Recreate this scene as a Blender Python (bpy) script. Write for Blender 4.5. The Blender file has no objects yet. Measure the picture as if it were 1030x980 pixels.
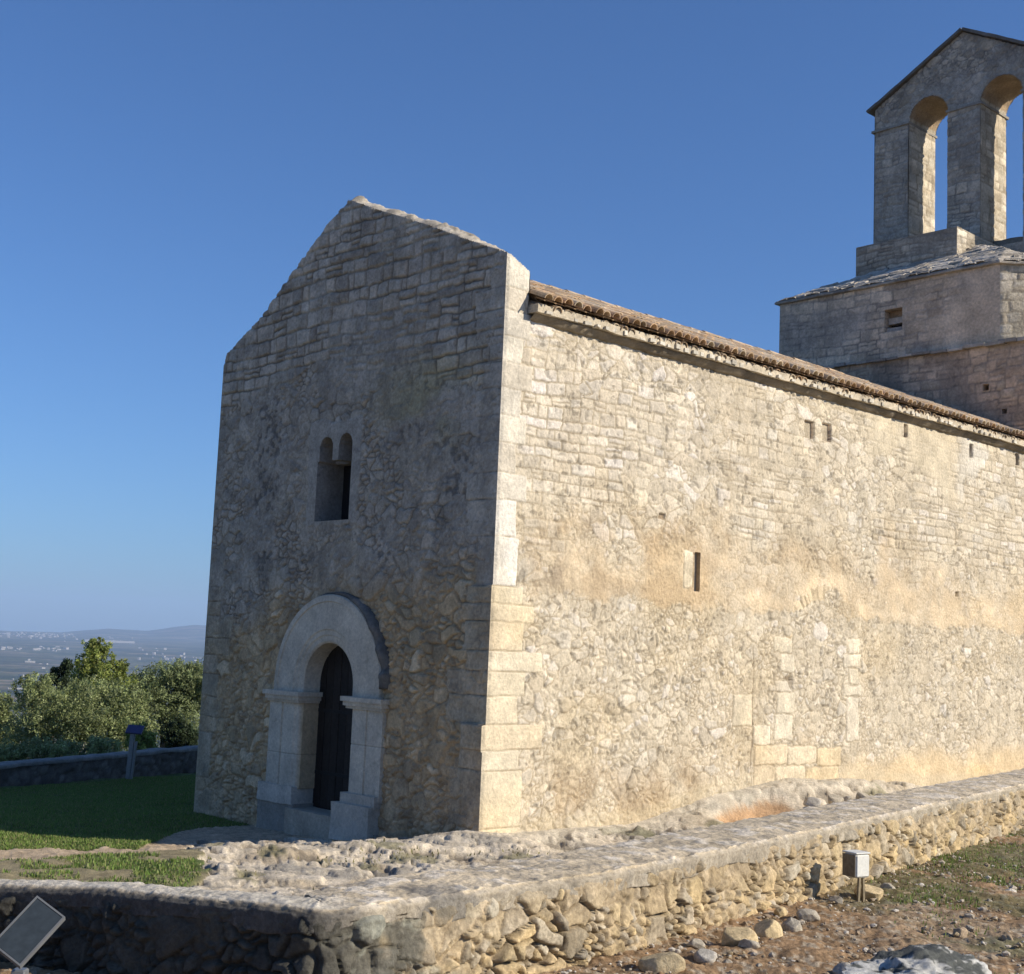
import bpy, bmesh, math, random
import numpy as np
random.seed(7); rng=np.random.default_rng(7)
R=math.radians
scene=bpy.context.scene
COL=scene.collection

# ------------------------------------------------------------------ frame of the place
CZ=2.3                                   # eye height over the foot of the chapel's corner
f_px=1370.; PITCH=R(6.75); ROLL=R(2.4)
fw=np.array([0,math.cos(PITCH),math.sin(PITCH)]); up0=np.array([0,-math.sin(PITCH),math.cos(PITCH)]); r0=np.array([1.,0,0])
CR=math.cos(ROLL)*r0+math.sin(ROLL)*up0
CU=-math.sin(ROLL)*r0+math.cos(ROLL)*up0
AZ=R(47.0)
dR=np.array([math.sin(AZ),math.cos(AZ),0]); dL=np.array([-math.cos(AZ),math.sin(AZ),0]); dZ=np.array([0,0,1.])
K=np.array([-0.191,17.377,0.0])          # foot of the chapel's near corner
def P3(u,s,z):
    u=np.asarray(u,float)[...,None]; s=np.asarray(s,float)[...,None]; z=np.asarray(z,float)[...,None]
    return K+dL*u+dR*s+dZ*z
SUN_PHI=R(31); SUN_EL=R(28.5)
hs=-dL*math.cos(SUN_PHI)+dR*math.sin(SUN_PHI)
SUN=hs*math.cos(SUN_EL)+dZ*math.sin(SUN_EL)

# ------------------------------------------------------------------ noise
def h2(ix,iy,seed):
    ix=ix.astype(np.int64); iy=iy.astype(np.int64)
    h=(ix*374761393+iy*668265263+seed*2246822519)&0xffffffff
    h=((h^(h>>13))*1274126177)&0xffffffff
    h=((h^(h>>16))*2654435761)&0xffffffff
    h=h^(h>>15)
    return (h&0xffffff)/float(0x1000000)
def vn(x,y,seed=0):
    x=np.asarray(x,float); y=np.asarray(y,float)
    ix=np.floor(x); iy=np.floor(y); fx=x-ix; fy=y-iy
    fx=fx*fx*(3-2*fx); fy=fy*fy*(3-2*fy)
    a=h2(ix,iy,seed); b=h2(ix+1,iy,seed); c=h2(ix,iy+1,seed); d=h2(ix+1,iy+1,seed)
    return (a*(1-fx)+b*fx)*(1-fy)+(c*(1-fx)+d*fx)*fy
def fbm(x,y,seed=0,o=4,g=.5):
    t=0;a=1;n=0
    for k in range(o):
        t=t+a*vn(x*2**k+17.3*k,y*2**k-9.1*k,seed+k*31); n+=a; a*=g
    return t/n                            # 0..1
def ss(a,b,x):
    t=np.clip((x-a)/(b-a),0,1); return t*t*(3-2*t)
def voro(x,y,seed,jx=.8,jy=.8,stag=0.):
    """cellular pattern: distance to the nearest joint, id of the cell, vector to its seed"""
    def pts(cx,cy):
        ox=.5+(h2(cx,cy,seed)-.5)*jx+stag*((cy%2)-.5)
        oy=.5+(h2(cx,cy,seed+5)-.5)*jy
        return cx+ox,cy+oy
    ix=np.floor(x); iy=np.floor(y)
    f1=np.full(x.shape,1e9); bx=np.zeros(x.shape); by=np.zeros(x.shape); ci=np.zeros(x.shape); cj=np.zeros(x.shape)
    for i in (-1,0,1):
        for j in (-1,0,1):
            px,py=pts(ix+i,iy+j); d=(px-x)**2+(py-y)**2
            m=d<f1
            f1=np.where(m,d,f1); bx=np.where(m,px,bx); by=np.where(m,py,by); ci=np.where(m,ix+i,ci); cj=np.where(m,iy+j,cj)
    e=np.full(x.shape,1e9)
    for i in (-2,-1,0,1,2):
        for j in (-2,-1,0,1,2):
            if abs(i)==2 and abs(j)==2: continue
            cx=ci+i; cy=cj+j
            if i==0 and j==0: continue
            px,py=pts(cx,cy); vx=px-bx; vy=py-by; l=np.sqrt(vx*vx+vy*vy)+1e-9
            e=np.minimum(e,((.5*(px+bx)-x)*vx+(.5*(py+by)-y)*vy)/l)
    return e,ci,cj,x-bx,y-by
def rubble(x,z,seed,cw,ch,jx=.85,jy=.8,stag=.5,warp=.25):
    """irregular rubble: (edge distance in m, random1, random2, tilt offset)"""
    wx=(fbm(x*2.2,z*2.2,seed+900,3)-.5)*warp; wz=(fbm(x*2.2+50,z*2.2,seed+901,3)-.5)*warp
    wx+=(fbm(x*9,z*9,seed+902,2)-.5)*.06; wz+=(fbm(x*9+7,z*9,seed+903,2)-.5)*.05
    e,ci,cj,dx,dy=voro((x+wx)/cw,(z+wz)/ch,seed,jx,jy,stag)
    r1=h2(ci,cj,seed+11); r2=h2(ci,cj,seed+12); r3=h2(ci,cj,seed+13); r4=h2(ci,cj,seed+14)
    tilt=(r3-.5)*dx+(r4-.5)*dy
    return e*math.sqrt(cw*ch),r1,r2,tilt
def mixed_rubble(x,z,seed,cw,ch,frac=.42,small=.5,warp=.25):
    """big stones scattered among small fill"""
    e,r1,r2,t=rubble(x,z,seed,cw,ch,.98,.95,.5,warp); f,q1,q2,u=rubble(x,z,seed+50,cw*small,ch*small,.98,.95,.5,warp*.6)
    g,p1,p2,v=rubble(x,z,seed+90,cw*.72,ch*.72,.98,.95,.5,warp*.8)
    big=h2(np.floor(r1*9973),np.floor(r2*9967),seed+7); b1=big<frac; b2=(big>=frac)&(big<frac+.3)
    f=np.where(b2,g,f); q1=np.where(b2,p1,q1); q2=np.where(b2,p2,q2); u=np.where(b2,v,u)
    f=np.minimum(f,e+.012)
    return np.where(b1,e,f),np.where(b1,r1,q1),np.where(b1,r2,q2),np.where(b1,t,u)
def courses(x,z,seed,hmin,hmax,L,warp=.05,split=.3):
    """coursed masonry of uneven rows, joints and split stones"""
    rs=np.random.default_rng(seed)
    zz=z+(fbm(x*.5,z*.5,seed+700,2)-.5)*warp*3+(fbm(x*2.5,z*2.5,seed+701,3)-.5)*warp+(fbm(x*11,z*11,seed+703,2)-.5)*.03
    xx=x+(fbm(x*2.5+9,z*2.5,seed+702,3)-.5)*warp*1.5+(fbm(x*11,z*11+5,seed+704,2)-.5)*.03
    hts=rs.uniform(hmin,hmax,400); b=np.concatenate([[-3.],-3.+np.cumsum(hts)])
    j=np.clip(np.searchsorted(b,zz)-1,0,399); z0=b[j]; z1=b[j+1]
    Lr=(L*(.6+.8*rs.random(400)))[j]; off=(rs.random(400)*9)[j]
    q=xx/Lr+off; i=np.floor(q)
    def joint(k): return k+(h2(k,j,seed+3)-.5)*.62
    a0=joint(i); a1=joint(i+1)
    i=np.where(q<a0,i-1,np.where(q>=a1,i+1,i)); a0=joint(i); a1=joint(i+1)
    sp=h2(i,j,seed+4)<split; mid=z0+(z1-z0)*(.38+.24*h2(i,j,seed+6)); hi=zz>mid
    z0=np.where(sp&hi,mid,z0); z1=np.where(sp&~hi,mid,z1); i2=i*2+np.where(sp&hi,1,0)
    # split halves get an extra head joint
    dx=np.minimum(q-a0,a1-q)*Lr; dz=np.minimum(zz-z0,z1-zz)
    dx=np.maximum(dx,1e-4); dz=np.maximum(dz,1e-4)
    e=(dx**-4+dz**-4)**-.25
    r1=h2(i2,j,seed+11); r2=h2(i2,j,seed+12); r3=h2(i2,j,seed+13); r4=h2(i2,j,seed+14)
    tilt=(r3-.5)*(q-.5*(a0+a1))+(r4-.5)*((zz-.5*(z0+z1))/.3)
    return e,r1,r2,tilt
def mix(a,b,t):
    t=np.asarray(t)[...,None]; return np.asarray(a)*(1-t)+np.asarray(b)*t
def pal(r,cols):
    cols=np.array(cols,float); k=np.clip((r*len(cols)).astype(int),0,len(cols)-1); return cols[k]

# ------------------------------------------------------------------ mesh helpers
def raw_mesh(name,V,Q,col=None,smooth=True):
    V=np.ascontiguousarray(V,dtype=np.float32).reshape(-1,3); Q=np.asarray(Q)
    n=Q.shape[1]
    me=bpy.data.meshes.new(name)
    me.vertices.add(len(V)); me.vertices.foreach_set('co',V.ravel())
    me.loops.add(Q.size); me.loops.foreach_set('vertex_index',np.ascontiguousarray(Q,dtype=np.int32).ravel())
    me.polygons.add(len(Q)); me.polygons.foreach_set('loop_start',np.arange(0,Q.size,n,dtype=np.int32))
    me.polygons.foreach_set('use_smooth',np.full(len(Q),bool(smooth)))
    me.update(calc_edges=True)
    if col is not None:
        col=np.asarray(col,np.float32).reshape(-1,3)
        a=me.attributes.new('Col','FLOAT_COLOR','POINT')
        c=np.ones((len(V),4),np.float32); c[:,:3]=col; a.data.foreach_set('color',c.ravel())
    return me
def link(name,me,mat,parent=None):
    o=bpy.data.objects.new(name,me); COL.objects.link(o)
    if mat: me.materials.append(mat)
    if parent: o.parent=parent
    return o
def tag(o,label=None,cat=None,group=None,kind=None):
    if label: o['label']=label
    if cat: o['category']=cat
    if group: o['group']=group
    if kind: o['kind']=kind
    return o
def empty(name,loc=(0,0,0)):
    o=bpy.data.objects.new(name,None); o.empty_display_size=.3; COL.objects.link(o); o.location=loc; return o
def keep_world(o,root):
    """parent to an Empty that stands at its own place"""
    o.parent=root; o.location=o.location-root.location; return o
def compact(V,Q,col):
    used=np.zeros(len(V),bool); used[Q.ravel()]=True
    m=np.cumsum(used)-1
    return V[used],m[Q],(col[used] if col is not None else None)
def gridquads(ny,nx,keep=None,flip=False):
    I=np.arange(ny*nx).reshape(ny,nx)
    Q=np.stack([I[:-1,:-1],I[:-1,1:],I[1:,1:],I[1:,:-1]],-1)
    if flip: Q=Q[...,::-1]
    if keep is None: return Q.reshape(-1,4)
    return Q[keep]
def hole_sides(V,ny,nx,keep,hole,vec,flip):
    """reveals of the openings: every cell edge between a kept cell and a hole cell, swept by vec"""
    I=np.arange(ny*nx).reshape(ny,nx); E=[]
    a=keep[:,:-1]&hole[:,1:]; b=hole[:,:-1]&keep[:,1:]
    for m,fl in ((a,0),(b,1)):
        ii,jj=np.nonzero(m); e=np.stack([I[ii,jj+1],I[ii+1,jj+1]],-1); E.append(e[:,::-1] if fl else e)
    a=keep[:-1]&hole[1:]; b=hole[:-1]&keep[1:]
    for m,fl in ((a,1),(b,0)):
        ii,jj=np.nonzero(m); e=np.stack([I[ii+1,jj],I[ii+1,jj+1]],-1); E.append(e[:,::-1] if fl else e)
    E=np.concatenate(E)
    if flip: E=E[:,::-1]
    u,inv=np.unique(E,return_inverse=True); inv=inv.reshape(E.shape)
    A=V[u]; B=A+vec; n=len(u); base=len(V)
    Q=np.stack([inv[:,0]+base,inv[:,1]+base,inv[:,1]+base+n,inv[:,0]+base+n],-1)
    return np.concatenate([A,B]),Q,u
class MB:
    """collects quads of simple shapes into ONE mesh"""
    def __init__(s): s.V=[];s.Q=[];s.C=[];s.n=0
    def add(s,V,Q,c=(.4,.35,.27)):
        V=np.asarray(V,float).reshape(-1,3); s.V.append(V); s.Q.append(np.asarray(Q)+s.n); s.n+=len(V)
        c=np.asarray(c,float); s.C.append(np.broadcast_to(c,(len(V),3)) if c.ndim==1 else c)
    def build(s,name,mat,parent=None,smooth=False):
        me=raw_mesh(name,np.concatenate(s.V),np.concatenate(s.Q),np.concatenate(s.C),smooth); return link(name,me,mat,parent)
    def box(s,o,a,b,c,col=(.4,.35,.27),bev=0.0):
        """box at corner o with edge vectors a,b,c (right-handed)"""
        o,a,b,c=[np.asarray(t,float) for t in (o,a,b,c)]
        if bev<=0:
            V=[o,o+a,o+a+b,o+b,o+c,o+a+c,o+a+b+c,o+b+c]
            s.add(V,[[0,3,2,1],[4,5,6,7],[0,1,5,4],[1,2,6,5],[2,3,7,6],[3,0,4,7]],col); return
        A,B,C=np.linalg.norm(a),np.linalg.norm(b),np.linalg.norm(c); ah,bh,ch=a/A,b/B,c/C; r=min(bev,A/3,B/3,C/3)
        def ring(z,i): 
            x0,x1,y0,y1=i,A-i,i,B-i; k=r
            return [o+ah*x+bh*y+ch*z for x,y in ((x0+k,y0),(x1-k,y0),(x1,y0+k),(x1,y1-k),(x1-k,y1),(x0+k,y1),(x0,y1-k),(x0,y0+k))]
        V=ring(0,r)+ring(r,0)+ring(C-r,0)+ring(C,r); Q=[]
        for l in range(3):
            for k in range(8): Q.append([l*8+k,l*8+(k+1)%8,l*8+8+(k+1)%8,l*8+8+k])
        for base,fl in ((0,1),(24,0)):
            for q in ([0,1,2,3],[0,3,4,7],[4,5,6,7]): Q.append([base+t for t in (q[::-1] if fl else q)])
        s.add(V,Q,col)
    def rough_box(s,o,a,b,c,n=(8,8,8),amp=.01,seed=0,col=(.4,.35,.27),var=.15,freq=4.):
        """box with gridded faces, rounded by noise, like a worn block of stone"""
        o,a,b,c=[np.asarray(t,float) for t in (o,a,b,c)]
        cen=o+(a+b+c)/2
        faces=[(o+b*1.0,a,-b,None),(0,0,0,None)]
        for (p,e1,e2,n1,n2) in ((o,b,a,n[1],n[0]),(o+c,a,b,n[0],n[1]),(o,a,c,n[0],n[2]),(o+b,c,a,n[2],n[0]),(o,c,b,n[2],n[1]),(o+a,b,c,n[1],n[2])):
            g1=np.linspace(0,1,n1+1); g2=np.linspace(0,1,n2+1); G1,G2=np.meshgrid(g1,g2)
            V=p+G1[...,None]*e1+G2[...,None]*e2
            N=np.cross(e1,e2); N=N/np.linalg.norm(N)
            # displacement depends on position only, so faces stay joined
            q=V*freq+seed*3.7
            d=np.stack([fbm(q[...,1]+q[...,0]*.3,q[...,2]+q[...,0]*.6,seed+1,3)-.5,fbm(q[...,0]+q[...,2]*.4,q[...,2]-q[...,1]*.5,seed+2,3)-.5,fbm(q[...,0]+q[...,2]*.3,q[...,1]+q[...,2]*.5,seed+3,3)-.5],-1)*2*amp
            V=V+d
            cc=np.asarray(col)*(1-var+2*var*fbm(q[...,0]*1.3+q[...,1],q[...,2]*1.3,seed+9,3))[...,None]
            s.add(V,gridquads(n2+1,n1+1),cc.reshape(-1,3))
    def sweep(s,rings,col=(.4,.35,.27),closed=False,flip=False):
        """rings: (n,m,3) array of section points"""
        r=np.asarray(rings,float); n,m=r.shape[:2]
        if closed: r=np.concatenate([r,r[:,:1]],1); m+=1
        c=np.asarray(col,float)
        if c.ndim>1: c=np.broadcast_to(c,(n,m,3)).reshape(-1,3)
        s.add(r,gridquads(n,m,flip=flip),c)

# ------------------------------------------------------------------ materials
def nodes(name):
    m=bpy.data.materials.new(name); m.use_nodes=True; nt=m.node_tree
    for n in list(nt.nodes):
        if n.type not in ('OUTPUT_MATERIAL','BSDF_PRINCIPLED'): nt.nodes.remove(n)
    return m,nt,nt.nodes['Principled BSDF'],nt.nodes['Material Output']
def stone_mat(name,scale=1.0,bump=.5,var=.25,rough=.92,attr=True,base=(.4,.35,.27),spots=None,fine=60.):
    """colour from the masonry, broken up by mottling, grain and specks; grain also in the relief"""
    m,nt,b,out=nodes(name); N=nt.nodes.new; L=nt.links.new
    tc=N('ShaderNodeTexCoord')
    if attr:
        at=N('ShaderNodeAttribute'); at.attribute_name='Col'; src=at.outputs['Color']
    else:
        rgb=N('ShaderNodeRGB'); rgb.outputs[0].default_value=(*base,1); src=rgb.outputs[0]
    def noise(sc,d=5,r=.6):
        n=N('ShaderNodeTexNoise'); n.inputs['Scale'].default_value=sc*scale; n.inputs['Detail'].default_value=d; n.inputs['Roughness'].default_value=r
        L(tc.outputs['Object'],n.inputs['Vector']); return n.outputs['Fac']
    def mr(v,a,b_,c,d):
        n=N('ShaderNodeMapRange'); n.inputs[1].default_value=a; n.inputs[2].default_value=b_; n.inputs[3].default_value=c; n.inputs[4].default_value=d; L(v,n.inputs[0]); return n.outputs[0]
    n1=noise(3.,6); n2=noise(24.,6,.65); n3=noise(fine*2,3,.7)
    v1=mr(n1,.3,.7,1-var,1+var); v2=mr(n2,.3,.72,1-var,1+var*.8); v3=mr(n3,.3,.7,1-var*.7,1+var*.7)
    mu=N('ShaderNodeMath'); mu.operation='MULTIPLY'; L(v1,mu.inputs[0]); L(v2,mu.inputs[1])
    mu2=N('ShaderNodeMath'); mu2.operation='MULTIPLY'; L(mu.outputs[0],mu2.inputs[0]); L(v3,mu2.inputs[1])
    vm=N('ShaderNodeVectorMath'); vm.operation='SCALE'; L(src,vm.inputs[0]); L(mu2.outputs[0],vm.inputs['Scale'])
    colr=vm.outputs[0]
    if spots:
        sc_,amt,scol=spots
        n4=noise(sc_,8,.75); f=mr(n4,.56,.66,0,amt)
        mx=N('ShaderNodeMix'); mx.data_type='RGBA'; L(f,mx.inputs['Factor']); L(colr,mx.inputs[6]); mx.inputs[7].default_value=(*scol,1); colr=mx.outputs[2]
    L(colr,b.inputs['Base Color']); b.inputs['Roughness'].default_value=rough; b.inputs['Specular IOR Level'].default_value=.2
    bp=N('ShaderNodeBump'); bp.inputs['Strength'].default_value=bump; bp.inputs['Distance'].default_value=.02/scale
    ad=N('ShaderNodeMath'); ad.operation='MULTIPLY_ADD'; L(n3,ad.inputs[0]); ad.inputs[1].default_value=.35; L(n2,ad.inputs[2])
    L(ad.outputs[0],bp.inputs['Height']); L(bp.outputs[0],b.inputs['Normal'])
    return m
def plain_mat(name,base,rough=.6,metal=0.,var=.12,sc=12.,bump=.15,spec=.4):
    m,nt,b,out=nodes(name); N=nt.nodes.new; L=nt.links.new
    tc=N('ShaderNodeTexCoord'); n=N('ShaderNodeTexNoise'); n.inputs['Scale'].default_value=sc; n.inputs['Detail'].default_value=5; L(tc.outputs['Object'],n.inputs['Vector'])
    r=N('ShaderNodeMapRange'); r.inputs[1].default_value=.3; r.inputs[2].default_value=.7; r.inputs[3].default_value=1-var; r.inputs[4].default_value=1+var; L(n.outputs['Fac'],r.inputs[0])
    vm=N('ShaderNodeVectorMath'); vm.operation='SCALE'; vm.inputs[0].default_value=base; L(r.outputs[0],vm.inputs['Scale']); L(vm.outputs[0],b.inputs['Base Color'])
    b.inputs['Roughness'].default_value=rough; b.inputs['Metallic'].default_value=metal; b.inputs['Specular IOR Level'].default_value=spec
    bp=N('ShaderNodeBump'); bp.inputs['Strength'].default_value=bump; bp.inputs['Distance'].default_value=.01; L(n.outputs['Fac'],bp.inputs['Height']); L(bp.outputs[0],b.inputs['Normal'])
    return m
def leaf_mat(name,trans=.25,rough=.6):
    m,nt,b,out=nodes(name); N=nt.nodes.new; L=nt.links.new
    at=N('ShaderNodeAttribute'); at.attribute_name='Col'
    L(at.outputs['Color'],b.inputs['Base Color']); b.inputs['Roughness'].default_value=rough; b.inputs['Specular IOR Level'].default_value=.25
    tr=N('ShaderNodeBsdfTranslucent'); L(at.outputs['Color'],tr.inputs['Color'])
    mx=N('ShaderNodeMixShader'); mx.inputs[0].default_value=trans; L(b.outputs[0],mx.inputs[1]); L(tr.outputs[0],mx.inputs[2]); L(mx.outputs[0],out.inputs['Surface'])
    return m
M_WALL=stone_mat('limestone_masonry',1,.85,.17)
M_FRONT=stone_mat('weathered_masonry',1,.95,.22,spots=(7.,.55,(.12,.115,.11)))
M_TOWER=stone_mat('tower_masonry',.8,.8,.22)
M_DRESSED=stone_mat('dressed_limestone',1,.3,.10)
M_PORTAL=stone_mat('portal_limestone',1.,.7,.18,spots=(4.,.45,(.27,.235,.185)))
M_LOW=stone_mat('low_wall_stone',2.2,.95,.26,spots=(5.,.25,(.1,.095,.085)))
M_COPE=stone_mat('mortar_coping',2.2,.9,.28,spots=(6.,.35,(.16,.15,.13)))
M_GROUND=stone_mat('earth',2.5,1.,.32)
M_ROCK=stone_mat('bedrock_limestone',1.5,1.,.26,spots=(4.,.35,(.2,.17,.13)))
M_TILE=stone_mat('clay_tile',1.5,.4,.25,spots=(5.,.4,(.2,.19,.15)))
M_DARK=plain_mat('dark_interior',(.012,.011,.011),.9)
M_DOOR=stone_mat('old_door_wood',1.,.3,.3,rough=.7)
M_LEAF=leaf_mat('leaves',.42); M_GRASS=leaf_mat('grass_blades',.3)
M_BARK=plain_mat('bark',(.16,.13,.10),.95,var=.3,sc=20,bump=.5)
M_PALEBARK=plain_mat('pale_bark',(.34,.32,.27),.9,var=.25,sc=20,bump=.4)
M_METAL=plain_mat('grey_metal',(.24,.25,.26),.45,.6,.1,30,.05)
M_PANEL=plain_mat('panel_face',(.035,.045,.055),.85,0.,.15,40,.03,.05)
M_FRAME=plain_mat('frame_paint',(.12,.125,.13),.6)
M_BLUE=plain_mat('blue_panel',(.06,.055,.13),.4)
M_WOOD=plain_mat('stake_wood',(.2,.16,.1),.85,var=.3,sc=30)
M_BOX=plain_mat('white_box_paint',(.62,.61,.56),.6,var=.08,sc=60)
M_SIDE=plain_mat('painted_side_shade',(.16,.135,.095),.8,var=.25,sc=40)  # shade of the box's left side put into the colour
M_BOULDER=stone_mat('lichened_boulder',2.,.7,.2)

# ------------------------------------------------------------------ CHAPEL
chapel=empty('chapel',tuple(K))
tag(chapel,'rough stone chapel with a plain gabled front, round-arched door and belfry behind','chapel')
def part(o):                              # geometry is built in world space: hang it under the chapel's Empty
    o.parent=chapel; o.location=-chapel.location; return o
def sub(o,par): o.parent=par; return o
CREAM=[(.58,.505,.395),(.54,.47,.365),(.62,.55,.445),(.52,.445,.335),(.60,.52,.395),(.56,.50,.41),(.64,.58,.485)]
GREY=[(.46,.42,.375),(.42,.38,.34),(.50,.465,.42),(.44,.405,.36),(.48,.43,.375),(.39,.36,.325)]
BROWN=[(.49,.39,.26),(.43,.35,.24),(.53,.43,.295),(.51,.40,.26),(.41,.33,.23),(.60,.50,.36)]
MORT=(.50,.43,.325)

def corner_off(z):                        # the lower quoins stand proud of the upper corner
    o=np.where(z>3.09,0,np.where(z>1.33,.02,np.where(z>1.0,.085,.06)))
    return o
# ---- long side wall ---------------------------------------------------------
def side_wall():
    us=np.concatenate([np.arange(0,4.5,.0135),np.arange(4.5,9,.017),np.arange(9,15.4,.021)])
    zs=np.arange(-.45,7.44,.0145)
    S,Z=np.meshgrid(us,zs); ny,nx=S.shape
    top=np.where(S<.40,7.43-.18*S/.4+(fbm(S*6,S*0,3,3)-.5)*.05,6.70)
    Z=np.where((Z>top)&(Z<top+.0146),top,Z)
    nz=fbm(S*1.1,Z*1.1,41,4); nz2=fbm(S*3.5,Z*3.5,42,4)
    # three kinds of walling
    eA,a1,a2,at=courses(S,Z,101,.12,.23,.30,.06,.18)          # upper squared rubble
    eD,d1,d2,dt=mixed_rubble(S,Z,131,.34,.20,.5,.5,.22)
    um=fbm(S*.75,Z*.9,132,3)>.57+.08*np.sin(S*.5+1); eA=np.where(um,eD,eA); a1=np.where(um,d1,a1); a2=np.where(um,d2,a2); at=np.where(um,dt*.7,at)
    eB,b1,b2,bt=mixed_rubble(S,Z,202,.27,.18,.40,.46,.3)           # lower random rubble
    eC,c1,c2,ct=mixed_rubble(S,Z,303,.17,.13,.35,.5,.2)            # small fill
    w=ss(3.7,4.3,Z+(nz-.5)*1.6)                                # 1 above
    small=ss(.53,.6,fbm(S*.55,Z*.7,61,3))*(1-w)*.999
    pick=w>.5; e=np.where(pick,eA,np.where(small>.5,eC,eB)); r1=np.where(pick,a1,np.where(small>.5,c1,b1)); r2=np.where(pick,a2,np.where(small>.5,c2,b2)); tl=np.where(pick,at,np.where(small>.5,ct,bt))
    bury=np.clip(ss(.50,.9,r2)*(.6+.4*ss(.4,.6,nz2))+.75*ss(.50,.68,fbm(S*1.1,Z*1.3,47,4)),0,1)   # stones half drowned in mortar
    prof=ss(.004,.032,e)
    st=prof*(1-.75*bury)
    h=st*np.where(pick,.013,.020)+prof*(r1-.5)*np.where(pick,.014,.024)*(1-bury)+tl*.018*prof*(1-bury)
    fine=fbm(S*22,Z*22,48,3); pits=ss(.66,.74,fbm(S*10,Z*12,49,3))
    h+=(nz2-.5)*.026+(fbm(S*14,Z*14,44,3)-.5)*.020-pits*.014
    r5=h2(np.floor(r1*7919),np.floor(r2*7907),91)
    sc=pal(r5,CREAM)*(.82+.36*r2)[...,None]; sc=mix(sc,np.array((.66,.60,.545))*np.ones_like(sc),(r5>.90)*.5)
    lime=ss(.45,.7,fbm(S*.35+3,Z*.5,45,3))
    sc=mix(sc,sc*np.array([1.06,1.07,1.12]),ss(4.2,5.2,Z)*(1-ss(3,6,S))*.9)
    mort=np.broadcast_to(np.array(MORT),S.shape+(3,))*(.80+.35*nz2)[...,None]
    mort=mix(mort,mort*np.array([.62,.58,.52]),ss(.012,.0,e)*.9*ss(.45,.6,nz2+.05))
    col=mix(mort,sc,np.clip(st*1.15,0,1)); col=mix(col,col*.45,pits*.7); col=col*(.80+.40*fine)[...,None]
    # grime on the joints of the upper wall
    dk=(1-ss(.0,.013,e))*np.where(pick,1.,.75)*ss(.44,.62,fbm(S*1.7,Z*1.7,46,4))*(1-.6*bury)
    col=mix(col,(.25,.205,.145),dk*.75); h-=dk*.010
    def patch(mask,colr,flat=.85,rough=.012,seed=50):
        nonlocal h,col
        hh=.020+(fbm(S*6,Z*6,seed,4)-.5)*rough*2+(fbm(S*22,Z*22,seed+1,2)-.5)*rough*.7
        h=h*(1-mask*flat)+hh*mask*flat
        c=np.array(colr)*(.78+.44*fbm(S*2.5,Z*2.5,seed+2,4))[...,None]
        col=mix(col,c,mask*.92)
    # band of old orange render
    wob=(fbm(S*1.3,Z*1.3,51,4)-.5); 
    lo=ss(2.97,3.07,Z+(fbm(S*3,Z*1.5,52,3)-.5)*.34+(fine-.5)*.10-.10*ss(8.5,14,S)*0)
    hi=1-ss(3.3,4.4,Z+wob*1.9+(nz2-.5)*.5)
    archc=np.hypot(S-7.35,(Z-2.45))                            # arch of the blocked doorway breaks the band
    brk=(1-ss(1.02,1.16,archc+(nz2-.5)*.2))
    band=lo*hi*ss(.35,1.0,S+(nz-.5)*.6)*(1-brk)
    patch(band*(.55+.45*ss(.35,.6,fbm(S*2.2,Z*2.6,96,4))),(.60,.475,.32),.75,.014,53)
    st_=ss(.5,.66,fbm(S*1.6,Z*2.2,56,4))*lo*(1-ss(3.7,4.5,Z+wob))*ss(.4,1,S)
    col=mix(col,(.36,.255,.15),st_*.42*(1-ss(2.5,9,S)*.6))
    # weathered grey-brown zone over the band
    gz=ss(3.5,3.9,Z+wob*.8)*(1-ss(4.2,5.2,Z+wob*2.5))*ss(.46,.58,fbm(S*.9,Z*1.3,57,4))
    rough_=gz*.8; h+= rough_*(fbm(S*16,Z*16,58,3)-.5)*.045
    col=mix(col,col*np.array([.88,.85,.80]),gz)
    # smooth pale patches up right
    patch(ss(.58,.64,fbm(S*.45,Z*.8,59,3))*ss(8.3,9,S)*(1-ss(11.3,11.8,S))*ss(4.9,5.2,Z)*.9,(.57,.49,.36),.7,.01,60)
    patch(ss(.52,.6,fbm(S*.8,Z*1.1,62,3))*ss(11.5,12,S)*(1-ss(13.4,13.9,S))*ss(5.3,5.6,Z)*.8,(.64,.60,.53),.6,.008,63)
    # base: worn render and stains
    fz=np.interp(S,[0,2.9,3.7,4.6,6.4,8.3,10.5,15],[-.05,-.04,.1,.3,.5,.39,.2,.15])
    base=(1-ss(.55,.95,Z+(fbm(S*1.2,Z*2,64,4)-.5)*.55))*ss(7.4,8.3,S)
    patch(base,(.60,.47,.30),.75,.014,65)
    bs=(1-ss(.35,1.0,Z-fz*.6+(fbm(S*1.5,Z*1.5,66,4)-.5)*.7))*ss(.8,1.4,S)*(1-ss(7.2,7.8,S))*ss(.42,.58,fbm(S*1.8,Z*1.2,67,4))
    col=mix(col,(.33,.235,.14),bs*.5); h-=bs*.012*fbm(S*12,Z*12,68,3)
    bs2=(1-ss(.1,.25,Z-fz))*.6; col=mix(col,(.52,.45,.33),bs2)
    # dark stain beside the corner
    ds=np.exp(-(((S-1.12)/.32)**2+((Z-3.28)/.28)**2)*1.2)*ss(.4,.55,fbm(S*7,Z*7,69,3)+.05)
    col=mix(col,(.25,.19,.13),ds*.75)
    # quoins: squared blocks with tight joints
    J=[-.5,.04,.76,1.01,1.33,1.69,2.0,2.26,2.63,2.86,3.09,3.72,4.2,4.55,4.95,5.3,5.66,6.0,6.35,6.7,7.0,7.5]
    wq=[.62,.62,.55,.95,.50,.62,.9,.55,.72,.5,.40,.34,.5,.30,.46,.34,.52,.33,.47,.36,.4]
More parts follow.
